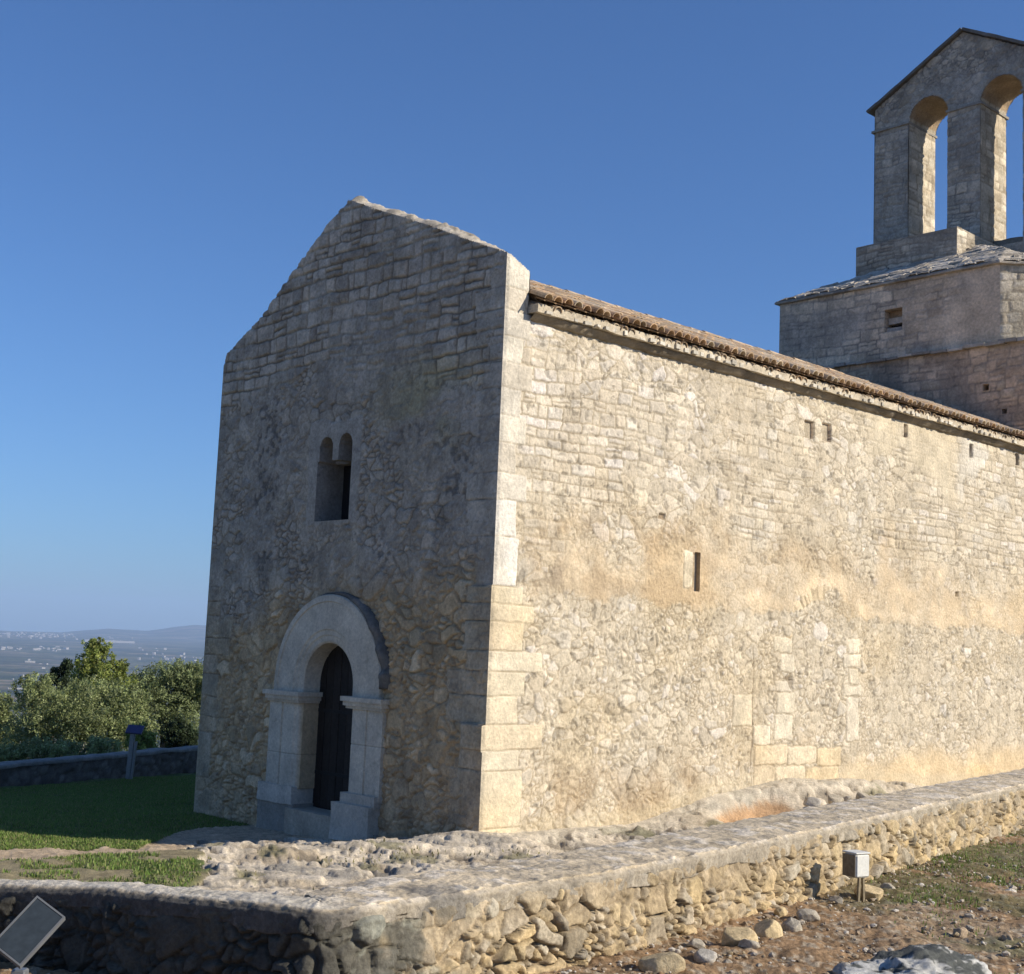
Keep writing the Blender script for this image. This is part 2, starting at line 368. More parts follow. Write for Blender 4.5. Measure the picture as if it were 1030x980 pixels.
    for k in range(len(J)-1):
        zz=Z+(fbm(S*4,Z*4,71,2)-.5)*.02; ww=wq[k]*1.02
        dz=np.minimum(zz-J[k],J[k+1]-zz); dx=ww-S+(nz2-.5)*.06
        inside=(dz>0)&(dx>0); e2=np.minimum(dz,dx)
        m=ss(.0,.012,e2)*inside
        if J[k]<3.0: c=np.array([(.63,.54,.395),(.61,.53,.39),(.65,.57,.43),(.62,.52,.37)][k%4])
        elif J[k]<3.8: c=np.array((.70,.67,.62))
        else: c=np.array([(.58,.53,.45),(.56,.50,.41),(.60,.55,.46)][k%3])
        c=c*(.84+.30*fbm(S*3,Z*3,72+k,4))[...,None]
        if J[k]>=3.7: m=.45+.55*m
        c=c*(.86+.28*fine)[...,None]
        col=np.where(inside[...,None],mix(np.array((.34,.28,.20))*np.ones_like(col),c,m),col)
        h=np.where(inside,.024*m+(fbm(S*8,Z*8,73,3)-.5)*.012-.010*(1-m),h)
    # jambs, sill and stops of the blocked doorway
    blocks=[(6.05,6.55,1.05,1.45),(6.10,6.58,1.46,1.80),(6.05,6.52,1.81,1.98),(6.18,6.55,2.12,2.40),(6.0,6.5,2.42,2.66),
            (8.05,8.42,1.0,1.72),(7.95,8.5,1.74,1.92),(8.1,8.4,1.94,2.2),(7.95,8.48,2.22,2.45),(8.1,8.42,2.47,2.7),(5.0,5.48,1.28,1.75),(5.52,5.95,.92,1.28),
            (5.55,6.4,.68,.98),(6.42,7.2,.66,.94),(7.22,7.9,.62,.90),(5.56,6.1,.2,.66),(6.12,6.9,.2,.64),(6.92,7.85,.2,.60),(3.76,3.96,3.3,3.82)]
    for k,(a,b_,c_,d_) in enumerate(blocks):
        sx=S+(nz2-.5)*.05; zz=Z+(fbm(S*4,Z*4,75,2)-.5)*.05
        e2=np.minimum(np.minimum(sx-a,b_-sx),np.minimum(zz-c_,d_-zz))+(fbm(S*9,Z*9,74,3)-.5)*.045; inside=e2>-.012; m=ss(-.008,.014,e2)
        c=np.array([(.62,.55,.43),(.59,.52,.40),(.61,.54,.43)][k%3] if not 12<=k<18 else [(.60,.50,.355),(.61,.52,.38),(.57,.46,.30)][k%3])
        c=c*(.74+.52*fbm(S*5,Z*5,76+k,4))[...,None]*(.84+.32*fine)[...,None]
        col=np.where(inside[...,None],mix(np.array((.32,.26,.185))*np.ones_like(col),c,.25+.75*m),col)
        h=np.where(inside,(.012+.012*h2(np.array([k]),np.array([3]),8)[0])*m+(fbm(S*9,Z*9,77,3)-.5)*.026*m-.012*(1-m),h)
    # rough voussoirs of its arch
    ang=np.arctan2(Z-2.45,S-7.35); k=np.floor(ang/.135+.3*np.sin(ang*9)); rr=archc
    rr=rr+(nz2-.5)*.22+(fine-.5)*.05; vm=(ang>.15)&(ang<2.95)&(rr>.88)&(rr<1.10)&(fbm(S*2.4,Z*2.4,84,3)>.43)
    ev=np.minimum(np.abs((ang/.135+.3*np.sin(ang*9))-k-.5),.5); ev=(.5-ev)*.135*rr; ev=np.minimum(ev,np.minimum(rr-.86,1.14-rr)); m=ss(.004,.022,ev)
    col=np.where(vm[...,None],mix(np.array((.33,.26,.17))*np.ones_like(col),np.array((.58,.47,.32))*(.7+.5*h2(k,k*0,81))[...,None]*(.8+.4*fine)[...,None],.35+.65*m),col)
    h=np.where(vm,.014*m+(h2(k,k*0,82)-.5)*.03*m+(nz2-.5)*.03,h)
    inner=(rr<.86)&(Z>2.4)|((S>6.58)&(S<7.95)&(Z<2.4)&(Z>1.0)); h=np.where(inner,h-.012,h)
    # joint beside the doorway
    vj=np.exp(-((S-5.49-.02*np.sin(Z*7))/.012)**2)*((Z<2.5)&(Z>.3)); col=mix(col,(.22,.17,.11),vj*.8); h-=vj*.02
    hm=np.exp(-(((S-6.42)/.10)**4+((Z-1.93)/.13)**4)); hm2=((S-6.4)+(Z-1.93)*.8); hm=hm*ss(-.02,.02,hm2); h-=hm*.09; col=mix(col,(.26,.19,.12),hm*.6)
    # putlog holes: shallow blocked pockets
    for (a,b_,c_,d_,dep,cc) in ((6.75,7.0,5.93,6.2,.10,(.31,.20,.13)),(7.25,7.5,5.95,6.24,.10,(.31,.20,.13)),(9.78,9.88,6.35,6.56,.12,(.24,.18,.12)),(12.12,12.25,6.28,6.52,.12,(.2,.16,.12)),(13.98,14.1,6.36,6.58,.12,(.22,.17,.12)),
                             (11.6,11.72,3.6,3.68,.05,(.25,.18,.1)),(3.18,3.3,4.25,4.32,.04,(.27,.2,.13))):
        e2=np.minimum(np.minimum(S-a,b_-S),np.minimum(Z-c_,d_-Z)); m=ss(-.012,.004,e2+(nz2-.5)*.012); h=h*(1-m)-dep*m; col=mix(col,cc,m)
    cr=np.exp(-((Z-6.28-.25*(S-7.2)-.05*np.sin(S*9))/.012)**2)*((S>6.95)&(S<7.9)); h-=cr*.015; col=mix(col,(.25,.2,.14),cr*.7)
    # soot and lime under the eaves
    col=mix(col,col*np.array([1.08,1.08,1.07]),ss(6.4,6.75,Z)*.6)
    och=ss(.46,.70,fbm(S*.55+7,Z*.8,93,4)); col=mix(col,col*np.array([1.0,.90,.70]),och*(.38-.32*ss(3.6,4.4,Z)))
    gry=ss(.52,.72,fbm(S*.8,Z*.6+5,94,4))*(Z>3.2); col=mix(col,col*np.array([.90,.88,.85]),gry*.5)
    run=ss(.50,.70,fbm(S*5,Z*.35,95,4)); col=mix(col,col*np.array([.94,.91,.87]),run*.35)
    upz_=ss(3.3,4.3,Z)[...,None]; col=mix(col,np.array((.60,.52,.395))*(1-upz_)+np.array((.635,.575,.475))*upz_,np.full(S.shape,.10)); col=col*np.array([1.03,1.025,1.01])
    edge=ss(0,.05,S); h=h*.70*edge*(1-ss(15.2,15.39,S))
    slot=(S>3.99)&(S<4.13)&(Z>3.25)&(Z<3.83)
    co=corner_off(Z)*(1-ss(0,.5,S))
    V=K+dR*(S-co)[...,None]+dZ*Z[...,None]-dL*h[...,None]
    cs=.5*(S[:-1,:-1]+S[1:,1:]); cz=.5*(Z[:-1,:-1]+Z[1:,1:])
    tp=np.where(cs<.40,7.43-.18*cs/.4+.03,6.70)
    keep=cz<tp
    sl=(cs>3.99)&(cs<4.13)&(cz>3.25)&(cz<3.83); keep&=~sl
    V=V.reshape(-1,3); C=col.reshape(-1,3)
    Q=gridquads(ny,nx,keep)
    V2,Q2,u=hole_sides(V,ny,nx,keep,sl,dL*.28,True)
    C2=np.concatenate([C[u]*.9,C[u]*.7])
    V=np.concatenate([V,V2]); C=np.concatenate([C,C2]); Q=np.concatenate([Q,Q2])
    V,Q,C=compact(V,Q,C)
    o=part(link('side_wall',raw_mesh('side_wall',V,Q,C),M_WALL))
    mb=MB(); mb.box(P3(.27,3.9,3.1),dR*.4,dL*.02,dZ*.9,(.16,.12,.08)); s_=mb.build('slit_window',M_DOOR); sub(s_,o)
    s_['label']='narrow slit window in the sunlit side wall'
    return o
side_wall()

# ---- gabled front wall ------------------------------------------------------
GU=[-.2,0,.02,.61,1.69,2.87,3.58,4.12,4.87,5.93,6.79,6.91,7.1]
GZ=[7.40,7.43,7.43,7.67,8.14,8.61,8.91,8.63,8.11,7.38,6.98,6.78,6.5]
def gtop(u): return np.interp(u,GU,GZ)
DU,DR,DZC=3.415,.60,1.67                   # doorway centre line, half width, arch centre height
def front_wall():
    us=np.arange(0,6.93,.0185); zs=np.arange(-.7,8.95,.0145)
    U,Z=np.meshgrid(us,zs); ny,nx=U.shape
    tp=gtop(U)+(fbm(U*7,U*0,5,3)-.5)*.05
    Z=np.where((Z>tp)&(Z<tp+.0147),tp,Z)
    nz=fbm(U*1.0,Z*1.0,141,4); nz2=fbm(U*3.6,Z*3.6,142,4)
    eA,a1,a2,at=courses(U,Z,111,.14,.27,.36,.065,.22)
    eB,b1,b2,bt=mixed_rubble(U,Z,212,.30,.21,.42,.45,.35)
    up=ss(5.7,6.4,Z+(nz-.5)*1.2+.25*np.abs(U-3.5)-.5)
    pick=up>.5; e=np.where(pick,eA,eB); r1=np.where(pick,a1,b1); r2=np.where(pick,a2,b2); tl=np.where(pick,at,bt)
    bury=np.clip(ss(.5,.95,r2)*.7+.4*ss(.5,.66,fbm(U*1.2,Z*1.2,147,4)),0,1)*(1-.65*up); fine=fbm(U*20,Z*20,148,3); prof=ss(.004,.035,e); st=prof*(1-.75*bury)
    h=st*.020+prof*(r1-.5)*.024*(1-bury)+tl*.022*prof+(nz2-.5)*.022+(fbm(U*14,Z*14,144,3)-.5)*.012
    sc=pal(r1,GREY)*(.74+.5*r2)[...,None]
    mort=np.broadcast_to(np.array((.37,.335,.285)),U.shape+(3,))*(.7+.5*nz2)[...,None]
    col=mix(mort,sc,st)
    dk=(1-ss(.0,.018,e))*ss(.4,.55,fbm(U*1.6,Z*1.6,146,3))
    col=mix(col,(.12,.108,.10),dk*.8*(1-.5*bury)); h-=dk*.016
    # brown rubble below
    lowm=1-ss(2.4,3.3,Z+(nz-.5)*1.3+.12*(U-3))
    bc=mix(np.array((.42,.325,.215))*np.ones_like(col)*(.7+.55*nz2)[...,None],pal(r1,BROWN)*(.68+.62*r2)[...,None],st)
    col=mix(col,bc,lowm); h+=lowm*st*.012
    # remains of crusted render in the middle, peppered with black
    cr=ss(2.6,3.4,Z+(nz-.5)*1.2+.12*(U-3))*(1-ss(5.9,6.6,Z+(nz-.5)*1.6+.3*np.abs(U-3.4)-.4))*(.10+.80*ss(.42,.60,fbm(U*1.3+3,Z*1.1,149,4)))
    hh=.018+(fbm(U*5,Z*5,151,4)-.5)*.04+(fbm(U*20,Z*20,152,3)-.5)*.03
    h=h*(1-cr*.85)+hh*cr*.85
    cc=np.array((.36,.335,.305))*(.65+.7*fbm(U*2.2,Z*2.2,153,5))[...,None]
    col=mix(col,cc,cr*.85)
    sp=ss(.50,.62,fbm(U*13,Z*13,154,4))*ss(.42,.58,fbm(U*1.5,Z*1.8,155,3))*np.maximum(cr,.25*up)
    col=mix(col,(.11,.105,.105),sp*.75); h-=sp*.014; col=col*(.82+.36*fine)[...,None]
    ol=np.exp(-(((U-1.5)/1.0)**2+((Z-5.6)/.75)**2))*ss(.35,.6,nz); col=mix(col,col*np.array([.92,.92,.72]),ol)
    pal_=ss(.55,.75,fbm(U*.7+4,Z*.7,156,3))*up; col=mix(col,col*1.22,pal_)
    # quoins of the two corners
    J=[-.7,.04,.76,1.01,1.33,1.69,2.0,2.26,2.63,2.86,3.09,3.72,4.2,4.55,4.95,5.3,5.66,6.0,6.35,6.7,7.0,7.5]
    for k in range(len(J)-1):
        for side in (0,1):
            ww=[.52,.82,.45,.66,.42,.78,.5][(k*3+side)%7]*(1.0 if J[k]<3 else .7)
            if side==1 and J[k]>3.2: continue
            x=U if side==0 else 6.91-U
            zz=Z+(fbm(U*4,Z*4,171,2)-.5)*.03; dz=np.minimum(zz-J[k],J[k+1]-zz); dx=ww-x+(nz2-.5)*.08; e2=np.minimum(dz,dx); inside=(e2>0)&(Z<gtop(U)-.25); m=ss(.0,.014,e2)
            c=np.array([(.41,.35,.265),(.385,.335,.26),(.43,.365,.28)][k%3] if J[k]<3 else [(.40,.37,.33),(.43,.40,.36)][k%2])*(.84+.32*fine)[...,None]*(.72+.56*fbm(U*3,Z*3,172+k,4))[...,None]
            vis=.35+.65*ss(.38,.62,fbm(U*1.5+k,Z*1.5,175,3))
            col=np.where(inside[...,None],mix(col,mix(np.array((.17,.15,.125))*np.ones_like(col),c,m*.7+.3),vis),col)
            h=np.where(inside,h*(1-vis)+vis*(.018*m+(fbm(U*8,Z*8,173,3)-.5)*.03-.01*(1-m)),h)
    # smooth slab round the window
    wm=ss(-.03,.02,np.minimum(np.minimum(U-2.95,4.22-U),np.minimum(Z-4.0,5.55-Z))+(nz2-.5)*.12); h=h*(1-wm)+.02*wm; col=mix(col,np.array((.38,.36,.335))*(.8+.4*fbm(U*5,Z*5,160,4))[...,None],wm*.8)
    run=ss(.50,.70,fbm(U*5,Z*.35,176,4)); col=mix(col,col*np.array([.78,.77,.76]),run*.4)
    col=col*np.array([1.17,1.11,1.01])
    edge=ss(0,.05,U)*(1-ss(6.86,6.92,U)); h=h*edge
    co=corner_off(Z)*(1-ss(.3,.55,U))
    V=K+dL*U[...,None]+dZ*Z[...,None]-dR*(h+co)[...,None]
    cu=.5*(U[:-1,:-1]+U[1:,1:]); cz=.5*(Z[:-1,:-1]+Z[1:,1:])
    keep=cz<gtop(cu)+.03
    arch=lambda c,r,zc,zb: (np.abs(cu-c)<r)&(cz>zb)&((cz<zc)|(np.hypot(cu-c,cz-zc)<r))
    door=arch(DU,.9,DZC,-.3)
    win=((cu>3.15)&(cu<4.0)&(cz>4.06)&(cz<4.96))|arch(3.79,.17,5.15,4.9)|arch(3.31,.16,5.18,4.9)
    keep&=~(door|win)
    V=V.reshape(-1,3); C=col.reshape(-1,3); Q=gridquads(ny,nx,keep,flip=True)
    V2,Q2,u=hole_sides(V,ny,nx,keep,win,dR*.5,False)
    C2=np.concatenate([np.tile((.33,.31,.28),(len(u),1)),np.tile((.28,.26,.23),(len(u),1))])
    V=np.concatenate([V,V2]); C=np.concatenate([C,C2]); Q=np.concatenate([Q,Q2])
    V,Q,C=compact(V,Q,C)
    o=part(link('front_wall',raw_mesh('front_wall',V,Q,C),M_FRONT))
    mb=MB(); mb.box(P3(3.0,.49,3.9),dL*1.2,dR*-.02,dZ*1.6,(.012,.012,.014)); mb.box(P3(3.0,.485,4.95),dL*1.2,dR*-.2,dZ*.6,(.22,.21,.19))  # near-black back plate paints in the dark of the interior
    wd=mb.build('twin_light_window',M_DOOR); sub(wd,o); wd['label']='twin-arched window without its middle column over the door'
    return o
front_wall()

# gable coping: rough top of the front wall, and its back face above the roof
def gable_coping():
    W=.43
    us=np.arange(-.0,6.93,.025); ws=np.linspace(0,1,15)
    U,Wd=np.meshgrid(us,ws); 
    z=gtop(U)-.18*Wd*np.exp(-np.maximum(U,0)/.5)+(fbm(U*7,U*0,5,3)-.5)*.05*(1-Wd)
    bump=np.sin(np.pi*np.clip(Wd,0,1))*ss(.0,.3,U)*ss(.0,.2,6.9-U)
    e,r1,r2,tl=rubble(U,Wd*W+20,333,.22,.2)
    z=z+bump*(.10+(r1-.4)*.07*ss(0,.03,e)+(fbm(U*12,Wd*5,6,3)-.5)*.05)
    col=pal(r1,[(.50,.44,.35),(.42,.37,.30),(.54,.48,.39),(.38,.33,.26)])*(.75+.5*fbm(U*8,Wd*4,7,3))[...,None]
    V=K+dL*U[...,None]+dR*(Wd*W+.0)[...,None]+dZ*z[...,None]
    mb=MB(); mb.add(V,gridquads(len(ws),len(us)),col.reshape(-1,3))
    back=np.stack([np.stack([K+dL*u_+dR*W+dZ*6.2,K+dL*u_+dR*W+dZ*zz]) for u_,zz in zip(us,z[-1])])
    mb.sweep(back,(.34,.30,.24))
    return part(mb.build('gable_coping',M_TOWER,smooth=True))
gable_coping()

# ---- doorway ---------------------------------------------------------------
def doorway():
    DRESS=(.58,.52,.42)
    root=part(bpy.data.objects.new('doorway',None)); COL.objects.link(root); root.location=-chapel.location
    def P(u,s,z): return P3(u,s,z)
    def arch(profile,zbot,n=40):
        A=[]
        for (r,s) in profile:
            row=[]
            for z in np.linspace(zbot,DZC,5)[:-1]: row.append((DU-r,s,z))
            for t in np.linspace(math.pi,0,n): row.append((DU+r*math.cos(t),s,DZC+r*math.sin(t)))
            for z in np.linspace(DZC,zbot,5)[1:]: row.append((DU+r,s,z))
            A.append(row)
        A=np.array(A); return P3(A[...,0],A[...,1],A[...,2])
    def tint(r,base,seed,v=.25): 
        q=r*3.; return np.asarray(base)*(1-v+2*v*fbm(q[...,0]+q[...,1],q[...,2],seed,4))[...,None]
    mb=MB(); r=arch([(1.30,.06),(1.30,-.06),(1.285,-.085),(1.20,-.09),(1.19,-.075),(.80,-.075),(.78,-.06),(.72,-.06),(.70,-.045),(.63,-.04),(.60,-.02),(.60,.12),(.60,.34)],1.50,56)
    mb.sweep(r,tint(r,DRESS,401),flip=False); mb.build('archivolt',M_PORTAL,root,smooth=False)
    # weathered hood stones over the arch
    mb=MB(); prof=[(1.30,.05),(1.30,-.09),(1.32,-.115),(1.38,-.115),(1.42,-.08),(1.43,.05)]
    A_=np.array([[(DU-q*math.cos(t),s__,DZC+q*math.sin(t)) for t in np.linspace(math.pi*.80,0,100)]+[(DU-q,s__,z) for z in np.linspace(DZC,1.86,6)[1:]] for q,s__ in prof]); r=P3(A_[...,0],A_[...,1],A_[...,2]); tt_=np.linspace(0,1,r.shape[1]); wd_=.06+.95*ss(.12,.85,tt_)*(.75+.5*vn(tt_*14,tt_*0,5)); cen_=P3(DU,0,DZC); rad_=r-cen_; pl_=np.stack([rad_@dL,rad_@dR,rad_@dZ],-1); rr_=np.hypot(pl_[...,0],np.maximum(pl_[...,2],0))
    k_=np.where(rr_>1.31,(1.30+(rr_-1.30)*wd_[None,:])/np.maximum(rr_,.01),1); r=cen_+dL*(pl_[...,:1]*k_[...,None])+dR*pl_[...,1:2]*np.clip(wd_*.9,.15,1.1)[None,:,None]+dZ*(pl_[...,2:]*np.where(pl_[...,2:]>0,k_[...,None],1)); j=(fbm(r[...,0]*6+r[...,1]*3,r[...,2]*6,411,3)-.5); j=j*np.clip(wd_,.1,1.2)[None,:]; r=r-dR*(j*.16)[...,None]+dZ*(j*.07)[...,None]
    mb.sweep(r,tint(r,(.20,.185,.165),412,.7),flip=True); h_=mb.build('hood_mould',M_FRONT,root,smooth=True); h_['label']='blackened weathered hood stones over the door arch'
    for sgn in (1,-1):
        def e(r): return DU+sgn*r           # r measured outwards from the centre line
        # impost: stepped moulding
        mb=MB()
        for (a,b_,s0,z0,z1) in ((.52,1.46,-.17,1.47,1.535),(.55,1.43,-.14,1.41,1.472),(.58,1.40,-.11,1.37,1.412)):
            o=P(e(a),s0,z0); mb.rough_box(o,dL*(sgn*(b_-a)),dR*(.34-s0) if a<1 else dR*.2,dZ*(z1-z0),(12,6,2),.006,21+int(a*100),DRESS) if sgn>0 else mb.rough_box(P(e(b_),s0,z0),dL*(b_-a),dR*(.34-s0),dZ*(z1-z0),(12,6,2),.006,25+int(a*100),DRESS)
        mb.build('impost',M_PORTAL,root)
        # jamb: plan with shallow mouldings, blocks with joints
        plan=[(1.38,.05),(1.38,-.07),(1.06,-.075),(1.05,-.055),(1.02,-.055),(1.01,-.075),(.74,-.075),(.70,-.05),(.66,-.045),(.60,.0),(.60,.12),(.60,.34)]
        zs=[]
        zb=[.12,.62,1.38] if sgn>0 else [.12,.88,1.38]
        for a,b_ in zip(zb[:-1],zb[1:]): zs+=[a+.006,a+.018,.5*(a+b_),b_-.018,b_-.006]
        rows=[]; cs=[]
        for kz,z in enumerate(zs):
            inn=(kz%5 in (0,4)); rows.append([(e(r_+(.004 if inn else 0)*( -1 if r_>1 else 1)),s_+(.005 if inn else 0),z) for r_,s_ in plan]); 
        rows=np.array(rows); V=P3(rows[...,0],rows[...,1],rows[...,2])
        cc=np.asarray(DRESS)*(.82+.36*fbm(V[...,0]*4+V[...,1]*4,V[...,2]*4,431,4))[...,None]
        cc=np.where((np.arange(len(zs))%5==0)[:,None,None],cc*.7,cc); warm=(np.arange(len(plan))>=9)[None,:,None]; cc=np.where(warm,cc*np.array((.86,.74,.58)),cc)
        mb=MB(); mb.sweep(V,cc,flip=(sgn>0)); mb.build('jamb',M_PORTAL,root)
        mb=MB()
        if sgn>0:
            mb.rough_box(P(e(.62),-.115,-.10),dL*.90,dR*.43,dZ*.26,(14,8,6),.012,31,(.50,.46,.39))
            mb.rough_box(P(e(.60),-.10,-.62),dL*.5,dR*.4,dZ*.535,(8,8,6),.012,32,(.30,.28,.24)); mb.rough_box(P(e(1.11),-.09,-.66),dL*.42,dR*.4,dZ*.575,(8,8,6),.012,33,(.28,.26,.22))
        else:
            mb.rough_box(P(e(1.34),-.20,-.42),dL*.86,dR*.52,dZ*.50,(14,8,10),.015,35,(.52,.47,.39)); mb.rough_box(P(e(1.36),-.13,.06),dL*.78,dR*.46,dZ*.16,(14,8,4),.012,36,(.52,.47,.39))
            mb.rough_box(P(e(1.40),-.10,-.68),dL*.4,dR*.4,dZ*.4,(6,6,6),.015,37,(.29,.27,.23))
        mb.build('plinth',M_PORTAL,root)
    mb=MB(); mb.rough_box(P(2.86,-.16,-.55),dL*1.25,dR*.5,dZ*.41,(20,10,6),.018,41,(.42,.37,.29));  mb.build('doorstep',M_PORTAL,root)
    # door leaf of upright planks
    mb=MB(); n=7; w=1.26/n
    for k in range(n):
        u0=DU-.63+k*w; um=max(abs(u0+w/2-DU)-w/2,0); zt=DZC+math.sqrt(max(.66**2-um*um,.01))
        c=np.array((.026,.021,.018))*(.75+.5*random.random()); mb.box(P(u0+.004,.27+.004*(k%2),-.14),dL*(w-.008),dR*.05,dZ*(zt+.14),c,.006)
    for z in (.35,1.25): mb.box(P(DU-.6,.262,z),dL*1.2,dR*.012,dZ*.05,(.02,.019,.019))
    d=mb.build('door',M_DOOR,root); d['label']='dark plank door standing shut in the arch'
    # masonry filling behind the arch ring keeps the light out
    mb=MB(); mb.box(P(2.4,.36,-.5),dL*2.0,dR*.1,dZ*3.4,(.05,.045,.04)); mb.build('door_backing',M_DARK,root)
doorway()

# ---- core of the nave, far wall -------------------------------------------
mb=MB(); 
prof=[(.06,-.6),(.06,6.62),(3.58,8.20),(6.85,6.62),(6.85,-.6)]
rings=np.array([[P3(u,s,z) for u,z in prof] for s in (.62,15.0)]); mb.sweep(rings,(.40,.34,.25),closed=True)
mb.add(rings[0],[[0,1,3,4],[1,2,3,3]],(.3,.3,.3)); part(mb.build('nave_body',M_WALL))

# ---- roof of canal tiles, ridge, cornice -----------------------------------
def half_tube(mb,p,ax,side,up,L,r0_,r1_,col,th=.013,seg=8,concave=False):
    """one canal tile, a tapered half tube with thickness; p is the middle of its lower end"""
    t=np.linspace(0,math.pi,seg+1); sg=-1. if concave else 1.
    def arc(rad,o): return [o+side*(rad*math.cos(a))+up*(sg*rad*math.sin(a)) for a in t]
    e=p+ax*L
    R_=[arc(r0_-th,p),arc(r0_,p),arc(r1_,e),arc(r1_-th,e)]
    R_=np.array(R_+[R_[0]]); c=np.broadcast_to(np.asarray(col),(5*(seg+1),3))
    mb.add(R_.reshape(-1,3),gridquads(5,seg+1,flip=(concave)),c)
def roof():
    EZ,RZ,UO=6.815,8.37,-.27
    sl=np.array([3.58-UO,RZ-EZ]); Ls=np.linalg.norm(sl); ax=dL*(sl[0]/Ls)+dZ*(sl[1]/Ls); nrm=np.cross(dR,ax); nrm=nrm if nrm[2]>0 else -nrm
    # under-roof board both sides: solid slab under the tiles
    mb=MB(); base=P3(UO+.10,.44,EZ-.035)
    mb.box(base,dR*14.6,ax*(Ls-.1),nrm*.02,(.36,.28,.18))
    ax2=dL*(-sl[0]/Ls)+dZ*(sl[1]/Ls); mb.box(P3(3.58*2-UO-.10,.44,EZ-.035),ax2*(Ls-.1),dR*14.6,np.cross(ax2,dR)*.02 if np.cross(ax2,dR)[2]>0 else -np.cross(ax2,dR)*.02,(.36,.28,.18))
    ro=part(mb.build('roof',M_TILE))
    TC=[(.54,.39,.245),(.50,.335,.20),(.58,.43,.285),(.45,.305,.195),(.56,.44,.31),(.43,.335,.24),(.60,.49,.355)]
    mb=MB(); mb.rough_box(P3(-.185,.42,EZ-.10),dR*14.6,dL*.23,dZ*.115,(260,3,4),.016,77,(.50,.43,.325)); pit=.19; n=int(14.5/pit); rows=int(Ls/.33)+1
    for i in range(n):
        s=.50+i*pit+random.uniform(-.015,.015)
        for k in range(rows):
            jit=dR*random.uniform(-.018,.018)+nrm*random.uniform(-.012,.012)
            c=np.array(random.choice(TC))*random.uniform(.75,1.15)
            p=P3(UO,s,EZ)+ax*(k*.33+random.uniform(-.015,.015)+ (0 if k else random.uniform(-.03,.02)))+nrm*(.062+.010)+jit
            half_tube(mb,p,ax,dR,nrm,.42,.080,.066,c,seg=7)
        for k in range(rows if i<n else 0):
            p=P3(UO,s+pit/2,EZ)+ax*(k*.33-.04+random.uniform(-.01,.01))+nrm*(.062)
            if 0<k<2: half_tube(mb,p,ax,dR,nrm,.40,.076,.064,np.array(random.choice(TC))*random.uniform(.6,1.0),seg=6,concave=True)
            # lower course of doubled eave tiles
        p=P3(UO+.10+random.uniform(-.03,.03),s+pit*.45+random.uniform(-.035,.035),EZ-.058+random.uniform(-.014,.01))+nrm*.02
        half_tube(mb,p,ax,dR,nrm,.3,random.uniform(.066,.084),.07,np.array(random.choice(TC))*random.uniform(.55,.9),seg=6)
    for k in range(rows):                  # plain infill between covers further up (pans)
        a=P3(UO,.5,EZ)+ax*(k*.33+.12)+nrm*(.03-.0); mb.box(a,dR*14.5,ax*.35,nrm*.012,np.array((.33,.22,.13)))
    for i in range(n):                     # far slope: plain covers only
        s=.52+i*pit; p=P3(3.58*2-UO,s,EZ)+nrm*0+dZ*.07; half_tube(mb,p,ax2,dR,np.array(dZ),Ls,.08,.07,(.38,.25,.14),seg=5)
    for i in range(n):                     # white lime stops between the eave tiles
        s=.52+i*pit+random.uniform(-.02,.02)
        if random.random()<.72: mb.rough_box(P3(-.21+random.uniform(-.03,.03),s+.03,EZ-.095),dR*random.uniform(.05,.13),dL*.14,dZ*random.uniform(.03,.07),(4,3,3),.02,i,np.array((.62,.57,.48))*random.uniform(.75,1.05))
    sub(mb.build('roof_tiles',M_TILE),ro)
    # ridge tiles bedded in pale lime
    mb=MB()
    for i in range(34):
        s=.46+i*.42; p=P3(3.58,s,RZ+.05+random.uniform(-.008,.008)); half_tube(mb,p,dR,dL,dZ,.46,.12,.105,np.array((.46,.35,.24))*random.uniform(.8,1.1),seg=8)
    g=np.array([[P3(3.58+a,s,RZ+z+.02*(h2(np.array([i]),np.array([j]),5)[0])) for j,(a,z) in enumerate(((-.2,-.035),(-.17,.05),(-.11,.075),(.11,.075),(.17,.05),(.2,-.035)))] for i,s in enumerate(np.arange(.44,15.0,.12))])
    mb.sweep(g,(.62,.57,.48),flip=True)
    sub(mb.build('ridge',M_TILE),ro)
    # cornice
    ss_=np.arange(.43,15.05,.06); prof=[(.02,6.62),(-.03,6.62),(-.055,6.635),(-.085,6.665),(-.12,6.695),(-.135,6.725),(-.09,6.745),(.03,6.75)]
    g=np.array([[(u,s,z) for u,z in prof] for s in ss_]); nn=(fbm(g[...,1]*5,g[...,2]*9,71,3)-.5); g[...,0]+=nn*.05; g[...,2]+=nn*.04
    blk=h2(np.floor(g[...,1]/.62),np.zeros(g.shape[:2]),9); V=P3(g[...,0],g[...,1],g[...,2])
    c=np.array((.27,.225,.165))*(.75+.5*blk)[...,None]*(.7+.6*fbm(g[...,1]*6,g[...,2]*14,73,3))[...,None]
    mb=MB(); mb.sweep(V,c,flip=True); part(mb.build('cornice',M_WALL,smooth=True))
roof()

